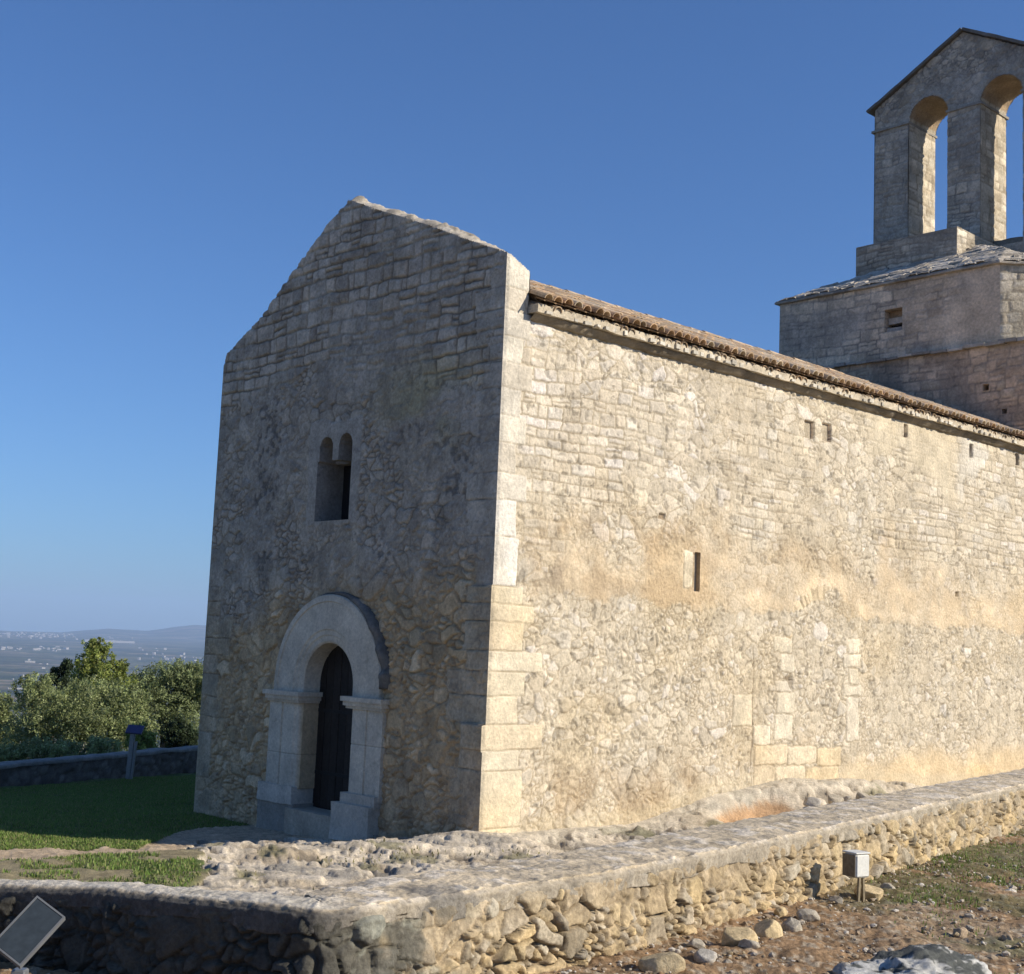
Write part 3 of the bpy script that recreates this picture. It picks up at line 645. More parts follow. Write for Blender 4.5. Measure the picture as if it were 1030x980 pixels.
# ---- crossing tower, lantern, belfry ---------------------------------------
TG=[(.51,.43,.335),(.45,.38,.295),(.55,.47,.365),(.48,.40,.305),(.53,.44,.33)]
TL=[(.56,.49,.38),(.52,.45,.34),(.60,.53,.42),(.50,.42,.31)]
def masonry_sheet(name,o,ud,nd,w,z0,z1,res,seed,cols,mort,hmin,hmax,L,holes=(),hdep=.3,amp=.02,mat=None,topf=None,flip=False,dirt=.6,lat=None,mb=None,smoothzone=0.):
    xs=np.linspace(0,w,max(3,int(w/res)+1)); zs=np.linspace(z0,z1,max(3,int((z1-z0)/res)+1))
    X,Z=np.meshgrid(xs,zs); ny,nx=X.shape
    e,r1,r2,tl=courses(X,Z,seed,hmin,hmax,L,.09,.3); nz2=fbm(X*3,Z*3,seed+20,4)
    prof=ss(.003,.03,e)*(1-.7*ss(.48,.66,fbm(X*1.2,Z*1.2,seed+25,4))); h=prof*amp+prof*(r1-.5)*amp*.8+tl*amp*.5*prof+(nz2-.5)*amp
    col=mix(np.array(mort)*(.7+.6*nz2)[...,None],pal(r1,cols)*(.78+.42*r2)[...,None],prof)
    dk=(1-ss(.0,.02,e))*ss(.42,.56,fbm(X*1.3,Z*1.3,seed+21,3)); col=mix(col,np.array(mort)*.4,dk*dirt*.8); col=col*(.8+.4*fbm(X*14,Z*14,seed+26,3))[...,None]
    if smoothzone>0:
        sm=ss(.5-smoothzone*.2,.62,fbm(X*.6,Z*.7,seed+22,3)); h=h*(1-sm*.8)+.012*sm; col=mix(col,np.array(cols[0])*(.85+.3*nz2)[...,None],sm*.8)
    st=ss(.5,.7,fbm(X*.9,Z*.35,seed+23,4)); col=mix(col,col*.72,st*.6)
    ed=ss(0,.06,X)*(1-ss(w-.06,w,X)); h=h*ed
    V=o+ud*X[...,None]+dZ*Z[...,None]+nd*h[...,None]
    cx=.5*(X[:-1,:-1]+X[1:,1:]); cz=.5*(Z[:-1,:-1]+Z[1:,1:]); keep=np.ones(cx.shape,bool); hm=np.zeros(cx.shape,bool)
    if topf is not None: keep&=cz<topf(cx)
    for (a,b_,c_,d_) in holes: hm|=(cx>a)&(cx<b_)&(cz>c_)&(cz<d_)
    keep&=~hm
    V=V.reshape(-1,3); C=col.reshape(-1,3); Q=gridquads(ny,nx,keep,flip=flip)
    if len(holes):
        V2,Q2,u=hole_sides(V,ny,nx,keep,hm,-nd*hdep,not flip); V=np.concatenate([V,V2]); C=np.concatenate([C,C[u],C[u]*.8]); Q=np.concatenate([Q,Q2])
    V,Q,C=compact(V,Q,C); mb.add(V,Q,C)
TS=14.62
# lower storey
mb=MB()
masonry_sheet('t',P3(-.05,TS,0),dL,-dR,7.1,5.5,9.02,.035,501,[(.56,.43,.31),(.51,.39,.28),(.60,.47,.345),(.54,.44,.325)],(.34,.285,.23),.14,.24,.35,holes=((.95,1.08,8.07,8.2),(.55,.68,7.55,7.66)),hdep=.3,flip=True,mb=mb)
masonry_sheet('t',P3(-.05,TS,0),dR,-dL,7.4,-.4,9.02,.05,502,TL,(.38,.32,.24),.16,.28,.4,mb=mb)
mb.box(P3(.25,TS+.3,-.4),dR*7.0,dL*6.5,dZ*9.3,(.3,.26,.2))
tw=part(mb.build('tower_base',M_TOWER,smooth=True))
# flat stone slabs closing the lower storey
def slabs(mb,A,B,inn,zr,n,seed,over=.12,th=.07,cols=((.40,.375,.33),(.34,.32,.28),(.45,.42,.37),(.30,.28,.25))):
    """courses of flat roofing stones from eave A-B climbing along inn (vector) with rise zr"""
    rr=np.random.default_rng(seed); A=np.array(A); B=np.array(B); L=np.linalg.norm(B-A); d=(B-A)/L; il=np.linalg.norm(inn); iu=inn/il
    rows=max(1,int(il/.30))
    for k in range(rows):
        x=0.; t0=k/rows
        while x<L:
            w=rr.uniform(.25,.55); w=min(w,L-x+.02)
            o=A+d*x+iu*(t0*il-over*(k==0)+rr.uniform(-.03,.03))+dZ*(zr*t0+rr.uniform(-.01,.015))
            c=np.array(cols[rr.integers(len(cols))])*rr.uniform(.8,1.15)
            mb.rough_box(o,d*(w-.012),iu*(il/rows+.14)+dZ*(zr/rows*.9),dZ*th*rr.uniform(.7,1.2),(4,4,2),.012,int(rr.integers(9999)),c,.2,6.)
            x+=w
mb=MB(); slabs(mb,P3(-.05,TS,9.0),P3(7.05,TS,9.0),dR*.6,.05,1,11); slabs(mb,P3(-.05,TS+7,9.0),P3(-.05,TS,9.0),dL*.6,.05,1,12); sub(mb.build('slab_ledge',M_TOWER),tw)
# lantern: square with cut corners
LS=14.86; cu0,cu1,ch=.78,6.42,.78
mb=MB()
masonry_sheet('l',P3(cu0,LS,0),dL,-dR,cu1-cu0,8.95,10.88,.03,511,[(.66,.54,.40),(.57,.46,.34),(.71,.59,.44),(.61,.495,.365)],(.40,.35,.295),.17,.3,.42,holes=((3.1-cu0,3.53-cu0,9.74,10.24),),hdep=.32,amp=.014,flip=True,mb=mb,smoothzone=.25)
dC=(-dL+dR)/math.sqrt(2); nC=(-dL-dR)/math.sqrt(2)
masonry_sheet('l',P3(cu0,LS,0),dC,nC,ch*math.sqrt(2),8.95,10.88,.03,512,TL,(.42,.36,.27),.17,.3,.42,mb=mb,amp=.014)
masonry_sheet('l',P3(0,LS+ch,0),dR,-dL,5.7,8.95,10.88,.05,513,TL,(.42,.36,.27),.17,.3,.42,mb=mb,amp=.014)
masonry_sheet('l',P3(cu1,LS,0),dR,dL,6.3,8.95,10.88,.06,514,TG,(.30,.265,.225),.17,.3,.42,mb=mb,amp=.014,flip=True)
# back of the lantern
ring=[(cu1,LS+6.3),(cu1,LS+ch+5.6),(0.05,LS+ch+5.6)]
mb.sweep(np.array([[P3(u,s,8.9),P3(u,s,10.88)] for u,s in ring]),(.36,.32,.27))
mb.box(P3(cu0+.2,LS+.42,8.9),dR*6.0,dL*5.0,dZ*1.9,(.2,.18,.15))
lan=part(mb.build('lantern',M_TOWER,smooth=True))
mb=MB(); mb.rough_box(P3(3.12,LS+.12,9.93),dL*.40,dR*.2,dZ*.14,(5,4,3),.01,5,(.42,.39,.34)); mb.rough_box(P3(3.12,LS+.2,10.07),dL*.40,dR*.15,dZ*.17,(5,4,3),.008,6,(.34,.25,.16)); mb.box(P3(3.05,LS+.31,9.7),dL*.55,dR*.02,dZ*.6,(.012,.012,.012)); mb.rough_box(P3(3.1,LS+.05,9.74),dL*.42,dR*.25,dZ*.08,(5,4,3),.008,7,(.36,.34,.31))
w_=sub(mb.build('lantern_window',M_TOWER),lan); w_['label']='small square opening blocked by a pale stone slab'
# low slab roof of the lantern
mb=MB()
def lantern_roof(mb):
    g=.028; us=np.arange(-.35,7.6,g); s_=np.arange(LS-.3,LS+7.2,g*1.2); U,S=np.meshgrid(us,s_)
    u1=cu1; s1=LS+ch+5.6; r2=math.sqrt(2)
    d=np.minimum.reduce([S-LS,s1-S,U-0.,u1-U,((U)+(S-LS)-ch)/r2,(u1-U)+0])
    edge=-.085
    e,r1,r2_,tl=courses(U,d*1.1+.02*fbm(U*3,S*3,522,2)+.3*(U>7),523,.22,.34,.42,.03,.1)
    z=10.90+.485*np.clip(d,-.2,2.9)+ss(0,.02,e)*(.025+.05*r1)+tl*.05+(fbm(U*9,S*9,524,3)-.5)*.03
    c=pal(r1,[(.50,.44,.355),(.43,.38,.31),(.54,.48,.40),(.39,.34,.275)])*(.7+.5*fbm(U*6,S*6,525,3))[...,None]; c=mix(c,c*.4,1-ss(0,.02,e))
    V=P3(U,S,z); ny,nx=U.shape; dc=.25*(d-edge)[:-1,:-1]*4; keep=dc>0
    V=V.reshape(-1,3); C=c.reshape(-1,3); Q=gridquads(ny,nx,keep,flip=True)
    V,Q,C=compact(V,Q,C); mb.add(V,Q,C)
    o=.09; k=o*math.tan(math.pi/8); pts=[(-o,s1+o),(-o,LS+ch-k),(ch-k,LS-o),(u1+o,LS-o),(u1+o,s1+o)]
    rim=[]
    for (p,q) in zip(pts,pts[1:]+pts[:1]):
        n_=max(2,int(math.hypot(q[0]-p[0],q[1]-p[1])/.06))
        rim+=[(p[0]+(q[0]-p[0])*i/n_,p[1]+(q[1]-p[1])*i/n_) for i in range(n_)]
    rim=np.array(rim); w_=(fbm(rim[:,0]*4+rim[:,1]*3,rim[:,1]*2,527,3)-.5)
    cen=np.array((3.2,18.)); inn=rim+(cen-rim)*.055; out_=rim+(rim-cen)*(w_*.012)[:,None]
    cc=np.array((.34,.30,.245))*(.7+.6*h2(np.floor(rim[:,0]/.4+rim[:,1]/.37),rim[:,0]*0,4))[:,None]
    rows=np.array([P3(inn[:,0],inn[:,1],10.79+0*w_),P3(out_[:,0],out_[:,1],10.825+w_*.03),P3(out_[:,0],out_[:,1],10.865+w_*.05),P3(inn[:,0],inn[:,1],11.0+w_*.05)])
    mb.sweep(rows,np.stack([cc]*4) if False else np.concatenate([np.stack([cc]*4),np.stack([cc[:1]]*4)],1),closed=True)
lantern_roof(mb)
slr=part(mb.build('lantern_roof',M_TOWER))
# belfry
BS,BT=18.42,1.30
def belfry():
    mb=MB()
    bt=lambda u:np.interp(u,[.9,1.0,3.58,6.14,6.3],[16.6,16.70,18.12,16.70,16.6])
    def inop(u,z,c,r): return (np.abs(u-c)<r)&((z<16.15)|(np.hypot(u-c,z-16.15)<r))
    for side,(so,nd,fl) in enumerate(((BS,-dR,True),(BS+BT,dR,False))):
        xs=np.arange(1.03,6.10,.026); zs=np.arange(12.4,18.15,.026); X,Z=np.meshgrid(xs,zs); ny,nx=X.shape
        Z=np.where((Z>bt(X))&(Z<bt(X)+.03),bt(X),Z)
        e,r1,r2,tl=courses(X,Z,601+side,.15,.30,.38,.10,.3); e2,q1,q2,_=mixed_rubble(X,Z,605+side,.26,.19)
        upz=Z>16.2; e=np.where(upz,e2,e); r1=np.where(upz,q1,r1); r2=np.where(upz,q2,r2)
        n2=fbm(X*3,Z*3,611,4); prof=ss(.003,.03,e)
        bur=ss(.45,.65,fbm(X*1.2,Z*1.2,614,4)); col=mix(np.array((.37,.33,.28))*(.7+.6*n2)[...,None],pal(r1,TG)*(.70+.5*r2)[...,None],prof*(1-.7*bur)); dk=(1-ss(0,.02,e))*ss(.42,.6,fbm(X*1.8,Z*1.8,612,3))*(1-.6*bur); col=mix(col,(.16,.145,.13),dk*.7); col=col*(.78+.44*fbm(X*14,Z*14,615,3))[...,None]
        col=col*(.78+.4*fbm(X*.9,Z*.6,613,3))[...,None]
        for c in (4.53,2.565):             # rings of the arches: plain dressed band
            d=np.hypot(X-c,Z-16.15); m=ss(.54,.56,d)*(1-ss(.76,.80,d))*(Z>16.13); col=mix(col,np.array((.42,.385,.33))*(.8+.4*n2)[...,None],m*.6)
        h=prof*.022+(r1-.5)*.02*prof+(n2-.5)*.02; h*=ss(1.03,1.1,X)*(1-ss(6.02,6.09,X))
        V=K+dL*X[...,None]+dR*so+dZ*Z[...,None]+nd*h[...,None]; V=V.reshape(-1,3); C=col.reshape(-1,3)
        cx=.5*(X[:-1,:-1]+X[1:,1:]); cz=.5*(Z[:-1,:-1]+Z[1:,1:]); hm=inop(cx,cz,4.53,.545)|inop(cx,cz,2.565,.545); keep=(cz<bt(cx)+.0)&~hm
        Q=gridquads(ny,nx,keep,flip=fl); V,Q,C=compact(V,Q,C); mb.add(V,Q,C)
    # reveals of the two openings with their own masonry
    for c in (4.53,2.565):
        path=[(c-.545,z) for z in np.arange(12.4,16.15,.05)]+[(c-.545*math.cos(t),16.15+.545*math.sin(t)) for t in np.linspace(0,math.pi,36)]+[(c+.545,z) for z in np.arange(16.15,12.4,-.05)]
        path=np.array(path); dep=np.linspace(0,BT,30); A,D=np.meshgrid(np.arange(len(path)),dep,indexing='ij')
        arc=np.concatenate([[0],np.cumsum(np.linalg.norm(np.diff(path,axis=0),axis=1))])
        e,r1,r2,tl=courses(D+3*c,arc[A],631,.17,.30,.38,.03,.25); prof=ss(.003,.03,e); n2=fbm(D*4,arc[A]*4,632,4)
        col=mix(np.array((.36,.30,.22))*(.7+.6*n2)[...,None],pal(r1,TL)*(.75+.45*r2)[...,None],prof)
        sof=((path[A][...,1]>16.25))[...,None]; col=np.where(sof,np.array((.37,.275,.18))*(.75+.5*n2)[...,None],col)
        V=P3(path[A][...,0],BS+D,path[A][...,1]); tc=np.stack([path[A][...,0]-c,0*D,np.where(path[A][...,1]>16.15,path[A][...,1]-16.15,0)],-1); 
        nd=-(dL*tc[...,:1]+dZ*tc[...,2:3]); nd=nd/np.linalg.norm(nd,axis=-1,keepdims=True); V=V+nd*((prof*.018+(n2-.5)*.02)*(ss(0,.1,D)*(1-ss(BT-.1,BT,D))))[...,None]
        mb.sweep(V,col,flip=True)
    for u,nd,fl in ((1.03,-dL,False),(6.09,dL,True)):
        masonry_sheet('b',P3(u,BS,0),dR,nd,BT,12.4,16.68,.04,641,TL if u<3 else TG,(.34,.29,.22),.17,.3,.4,mb=mb,flip=fl)
    b=part(mb.build('belfry',M_TOWER,smooth=True))
    # string course under the arches
    mb=MB()
    for a,b_ in ((6.15,5.05),(4.02,3.06),(2.05,.97)):
        mb.rough_box(P3(a,BS-.06,16.12),dR*(BT+.12),-dL*(b_-a)*-1 if False else dL*(b_-a),dZ*.06,(20,14,2),.006,int(a*10),(.30,.275,.235)) if False else mb.rough_box(P3(b_,BS-.06,16.11),dL*(a-b_),dR*(BT+.12),dZ*.06,(14,14,2),.008,int(a*10),(.33,.30,.255))
    sub(mb.build('string_course',M_TOWER),b)
    # slabs on the two slopes
    mb=MB(); rr=np.random.default_rng(5)
    for sgn in (1,-1):
        A=np.array([3.565,18.13]); E_=np.array([3.565+sgn*2.62,16.70]); L=np.linalg.norm(E_-A); d=(E_-A)/L; x=0
        while x<L:
            w=min(rr.uniform(.5,.9),L-x+.04); p=A+d*x
            ax=dL*d[0]+dZ*d[1]; o=P3(p[0],BS-.12,p[1]+rr.uniform(0,.015)); up=np.cross(dR,ax); up=up if up[2]>0 else -up
            if sgn>0: mb.rough_box(o,ax*(w+.03),dR*(BT+.24),up*.07 if np.dot(np.cross(ax,dR),up)>0 else up*.07,(5,8,2),.01,int(x*100),(.17,.155,.135))
            else: mb.rough_box(o,dR*(BT+.24),ax*(w+.03),up*.07,(8,5,2),.01,int(x*100)+7,(.19,.17,.15))
            x+=w
    sub(mb.build('belfry_roof',M_TOWER),b)
    # stepped base blocks
    mb=MB()
    masonry_sheet('p',P3(2.72,16.58,0),dL,-dR,2.70,11.2,12.46,.025,651,TG,(.33,.28,.22),.11,.17,.34,mb=mb,flip=True)
    masonry_sheet('p',P3(2.72,16.58,0),dR,-dL,2.45,11.2,12.46,.025,652,TL,(.40,.34,.26),.11,.17,.3,mb=mb)
    mb.rough_box(P3(2.74,16.60,11.2),dL*2.66,dR*2.42,dZ*1.24,(40,30,8),.012,53,(.46,.41,.33))
    mb.rough_box(P3(1.0,18.38,11.4),dL*5.1,dR*1.38,dZ*1.0,(50,12,8),.012,55,(.40,.36,.30))
    mb.rough_box(P3(.95,19.05,11.5),dL*2.14,dR*.72,dZ*1.27,(20,8,12),.05,54,(.33,.30,.25),.2,2.)
    sub(mb.build('pedestal',M_TOWER,smooth=True),b)
belfry()

# ------------------------------------------------------------------ LOW WALL IN FRONT
WO=np.array([(-6.5,8.2,.95),(-3.6,7.0,1.03),(-2.3,6.50,1.11),(-1.85,6.34,1.15),(-1.40,6.08,1.18),(-.95,5.86,1.2),(-.74,5.77,1.2),(-.62,5.83,1.2),(-.42,6.03,1.2),(-.17,6.3,1.2),(.29,6.76,1.2),(.85,7.43,1.2),(1.56,8.40,1.2),(2.48,9.70,1.2),(5.08,13.42,1.2),(9.5,19.7,1.2),(14,26.2,1.2)])
WT=np.array([.20,.20,.20,.20,.21,.24,.30,.36,.46,.50,.52,.55,.58,.59,.58,.58,.58])
def spline(P,step):
    P=np.asarray(P,float); seg=np.linalg.norm(np.diff(P[:,:2],axis=0),axis=1); t=np.concatenate([[0],np.cumsum(seg)])
    tt=[0.]
    while tt[-1]<t[-1]:
        x=np.interp(tt[-1],t,P[:,0]); dd=math.hypot(x,np.interp(tt[-1],t,P[:,1])); tt.append(tt[-1]+step*max(.9,dd/7.))
    tt=np.array(tt[:-1]); out=np.stack([np.interp(tt,t,P[:,k]) for k in range(P.shape[1])],-1)
    k=9
    ker=np.ones(k)/k
    for c in range(out.shape[1]):
        pad=np.concatenate([np.full(k//2,out[0,c]),out[:,c],np.full(k//2,out[-1,c])]); 
        out[:,c]=np.convolve(pad,ker,'valid')
    return tt,out
wt,wp=spline(np.concatenate([WO,WT[:,None]],1),.0095)
tang=np.gradient(wp[:,:2],axis=0); tang/=np.linalg.norm(tang,axis=1)[:,None]
kk=25; tang=np.stack([np.convolve(np.pad(tang[:,c],kk//2,mode='edge'),np.ones(kk)/kk,'valid') for c in (0,1)],-1); tang/=np.linalg.norm(tang,axis=1)[:,None]
nout=np.stack([tang[:,1],-tang[:,0]],-1)            # outward = towards the path
arc=np.concatenate([[0],np.cumsum(np.linalg.norm(np.diff(wp[:,:2],axis=0),axis=1))])
icorner=int(np.argmin(np.hypot(wp[:,0]+.74,wp[:,1]-5.77)))
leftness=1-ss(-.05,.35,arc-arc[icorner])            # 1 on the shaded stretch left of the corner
low_wall=empty('low_wall',(.5,7.2,.78)); tag(low_wall,'low mortared rubble wall with a smooth coping running before the chapel','wall')
def lw(o): o.parent=low_wall; o.location=-low_wall.location; return o
def low_wall_face():
    zs=np.arange(0,.69,.0085); A,J=np.meshgrid(arc,zs); IDX=np.broadcast_to(np.arange(len(arc)),A.shape)
    ztop=wp[:,2][IDX]-.035; Z=ztop-.66+J*(.66/zs[-1]); lf=leftness[IDX]
    e,r1,r2,tl=mixed_rubble(A,Z,701,.165,.135,.36,.42,.14)
    nz2=fbm(A*6,Z*6,705,4)
    low=1-ss(.12,.36,Z-.80+(fbm(A*2,Z*2,706,3)-.5)*.2)
    bury=np.clip(np.where(r2>.5,.9,.15)+.5*ss(.5,.62,fbm(A*2.2,Z*3,713,3)),0,1)*(1-low*.55); prof=ss(.002,.015,e); st=prof*(1-bury); fine=fbm(A*45,Z*45,714,3)
    h=st*(.020+.02*low)+prof*(r1-.5)*.034*(1-bury)+tl*.05*prof*(1-bury)+(nz2-.5)*.045+(fbm(A*25,Z*25,707,4)-.5)*.022
    sc=pal(h2(np.floor(r1*997),np.floor(r2*991),3),[(.40,.345,.265),(.46,.41,.33),(.36,.31,.235),(.48,.39,.25),(.42,.38,.32),(.34,.30,.24),(.54,.50,.42),(.40,.32,.21)])*(.75+.5*r2)[...,None]
    yel=low*(h2(np.floor(r1*887),np.floor(r2*881),4)<.42)*ss(.3,1.2,A-arc[icorner]); sc=mix(sc,np.array((.54,.42,.245))*(.8+.4*r1)[...,None],yel*.85)
    mort=np.array((.36,.295,.21))*(.6+.8*nz2)[...,None]*np.ones(A.shape+(1,))
    col=mix(mort,sc,np.clip(st*1.2,0,1))*(.72+.56*fine)[...,None]
    dk=(1-ss(0,.014,e))*ss(.47,.6,fbm(A*4,Z*4,708,4)); col=mix(col,(.15,.115,.075),dk*.75); h-=dk*.022
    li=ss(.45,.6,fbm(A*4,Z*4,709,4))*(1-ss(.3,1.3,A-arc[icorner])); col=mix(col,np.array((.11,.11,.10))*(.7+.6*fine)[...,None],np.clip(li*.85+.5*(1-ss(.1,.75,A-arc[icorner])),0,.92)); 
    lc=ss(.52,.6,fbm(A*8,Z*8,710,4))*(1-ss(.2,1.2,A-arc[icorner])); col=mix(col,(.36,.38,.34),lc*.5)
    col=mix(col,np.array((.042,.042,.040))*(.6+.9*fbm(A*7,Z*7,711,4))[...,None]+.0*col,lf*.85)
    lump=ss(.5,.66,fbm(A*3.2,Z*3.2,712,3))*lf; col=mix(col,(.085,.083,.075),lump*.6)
    col=col*np.array([1.01,.965,.87])
    topfade=ss(0,.03,ztop-Z); h=h*(.45+.55*topfade)-.012*(1-topfade)
    b=0
    V=np.stack([wp[:,0][IDX]+nout[:,0][IDX]*(h+b),wp[:,1][IDX]+nout[:,1][IDX]*(h+b),Z],-1)
    ny,nx=A.shape
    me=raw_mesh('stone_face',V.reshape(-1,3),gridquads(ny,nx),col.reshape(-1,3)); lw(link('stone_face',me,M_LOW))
low_wall_face()
def low_wall_coping():
    # profile parameter: 0 lower outer lip .. 1 inner lip, rounded like smeared mortar
    n=104; t=np.linspace(0,1,n); A,T=np.meshgrid(arc,t); IDX=np.broadcast_to(np.arange(len(arc)),A.shape)
    th=wp[:,3][IDX]; WW=np.where(T<.17,T*.75,.1+T*th); zt=wp[:,2][IDX]; lf=leftness[IDX]
    per=np.array([0,.02,.10,.13,.90,.93,1.]); 
    # offset across (0 outer) and drop below top, right stretch: nearly square arris; left stretch: rounded crest
    xr=np.interp(T,[0,.02,.12,.17,.93,.97,1],[.05,.0,-.002,.03,1,1.02,1.0]); zr=np.interp(T,[0,.02,.12,.17,.5,.93,.97,1],[-.085,-.085,-.022,-.002,0.008,-.005,-.03,-.6])
    xr=np.where(T<.17,xr,.02/th+(xr-.02)*(1-.02/th)/(1-.02)); 
    xa=np.where(T<.17,xr,xr*th)
    ang=np.pi*np.clip(T/.96,0,1); xl=np.interp(T,[0,.02,.10,.19,.93,.97,1],[.02,-.006,-.004,.035,1,1.02,1.0]); xl=np.where(T<.19,xl,.035/th+(xl-.035)*(1-.035/th)/(1-.035)); xl=np.where(T<.19,xl,xl*th); zl=np.interp(T,[0,.02,.10,.19,.5,.93,.97,1],[-.085,-.085,-.03,-.004,0.004,-.005,-.03,-.6])
    x=xa*(1-lf)+xl*lf; z=zr*(1-lf)+zl*lf
    nz=fbm(A*2.5,WW*2.5,721,4); n2=fbm(A*9,WW*9,722,4); n3=fbm(A*30,WW*30,723,3)
    d=(nz-.5)*.02+(n2-.5)*.014+(n3-.5)*.016
    cr=np.exp(-((fbm(A*1.6,WW*3,724,4)-.5)/.012)**2); d-=cr*.003
    x-=np.where(T<.17,d*.8,0); z+=np.where((T>=.08)&(T<.97),d,0)-np.where(T<.05,(fbm(A*3,T*0,727,4)-.3)*.09,0)
    V=np.stack([wp[:,0][IDX]-nout[:,0][IDX]*x,wp[:,1][IDX]-nout[:,1][IDX]*x,zt+z],-1)
    base=np.array((.57,.47,.33))*(.72+.5*nz)[...,None]*np.ones(A.shape+(1,))
    lip=1-ss(.10,.18,T); base=mix(base,np.array((.37,.32,.245))*(.7+.55*n2)[...,None],lip)
    white=ss(.55,.66,n2+.15*(n3-.5))*(1-lip)*(1-lf); base=mix(base,(.68,.61,.51),white*.7)
    peb=ss(.62,.7,fbm(A*16,WW*16,725,3)); base=mix(base,(.26,.235,.195),peb*.5)
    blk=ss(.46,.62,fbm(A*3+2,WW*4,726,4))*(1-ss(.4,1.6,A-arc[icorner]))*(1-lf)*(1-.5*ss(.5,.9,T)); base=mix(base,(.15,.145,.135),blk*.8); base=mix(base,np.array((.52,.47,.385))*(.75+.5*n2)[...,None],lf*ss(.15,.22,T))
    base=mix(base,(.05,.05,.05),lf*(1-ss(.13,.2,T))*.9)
    col=mix(base,base*.75,cr*.4)*(.8+.4*n3)[...,None]
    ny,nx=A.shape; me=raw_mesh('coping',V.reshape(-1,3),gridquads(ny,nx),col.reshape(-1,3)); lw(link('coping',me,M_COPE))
low_wall_coping()

# ------------------------------------------------------------------ GROUND, one sheet to the horizon
wmid=wp[::20,:2]-nout[::20]*(wp[::20,3:4]*.5)
wl=np.concatenate([[wmid[0]+(wmid[0]-wmid[1])*60],wmid,[wmid[-1]+(wmid[-1]-wmid[-2])*60]])
def side_of_wall(x,y):
    """>0 inside the chapel's yard; signed distance to the low wall's middle line"""
    best=np.full(x.shape,1e9); sg=np.zeros(x.shape)
    for a,b in zip(wl[:-1],wl[1:]):
        ex,ey=b-a; l2=ex*ex+ey*ey; t=np.clip(((x-a[0])*ex+(y-a[1])*ey)/l2,0,1)
        dx=x-a[0]-ex*t; dy=y-a[1]-ey*t; d=dx*dx+dy*dy; m=d<best; best=np.where(m,d,best); sg=np.where(m,np.sign(ex*(y-a[1])-ey*(x-a[0])),sg)
    return np.sqrt(best)*sg
PA=np.array((-10.2,28.3)); PB=np.array((-7.7,34.8)); pd=(PB-PA)/np.linalg.norm(PB-PA); pn=np.array((-pd[1],pd[0]))   # parapet line and its far side
def far_z(r):
    return np.interp(r,[0,60,150,400,800,5000,7000,9000,11000,12500,14000,30000],[-6,-9,-40,-110,-148,-132,-105,-80,-55,-40,-38,-60])
SPANZ_S=[-2,0,2.9,3.7,4.6,6.4,8.3,10.5,15,30]; SPANZ_Z=[-.12,-.05,-.04,.1,.27,.43,.34,.18,.15,.1]
def ground_z(x,y,detail=True):
    q0=x-K[0]; q1=y-K[1]; u=q0*dL[0]+q1*dL[1]; s=q0*dR[0]+q1*dR[1]; r=np.hypot(x,y)
    front=np.interp(u,[-6,0,1.66,2.9,5,6.9,12,40],[-.12,-.03,-.36,-.45,-.53,-.52,-.70,-1.6])
    front=front+.05*np.clip(-s-1,0,6)*np.exp(-np.clip(u,0,9)/3)*.6
    sidez=np.interp(s,SPANZ_S,SPANZ_Z); fall=ss(.25,1.7,-u); sidez=sidez*(1-fall)-.12*fall
    wgt=ss(-.4,.6,s)*(u<.3); yard=front*(1-wgt)+sidez*wgt
    yard=yard-.022*np.clip(u-6.9,0,40)*(s>-3)
    dist=(x-PA[0])*pn[0]+(y-PA[1])*pn[1]                     # beyond the parapet
    yard=yard-np.where(dist>0,.9*ss(0,1.5,dist)+.16*np.clip(dist-.5,0,60),0)
    dw=side_of_wall(x,y)
    near=.79+.03*np.clip(-dw-1.5,-1,3)*.2
    z=np.where(dw>0,yard,near)
    w=ss(55,110,r); wb=ss(30,300,r)*(y<0); z=z*(1-w)+far_z(r)*w
    return z,u,s,dw,dist,r
HOL_U,HOL_S=-.72,4.75
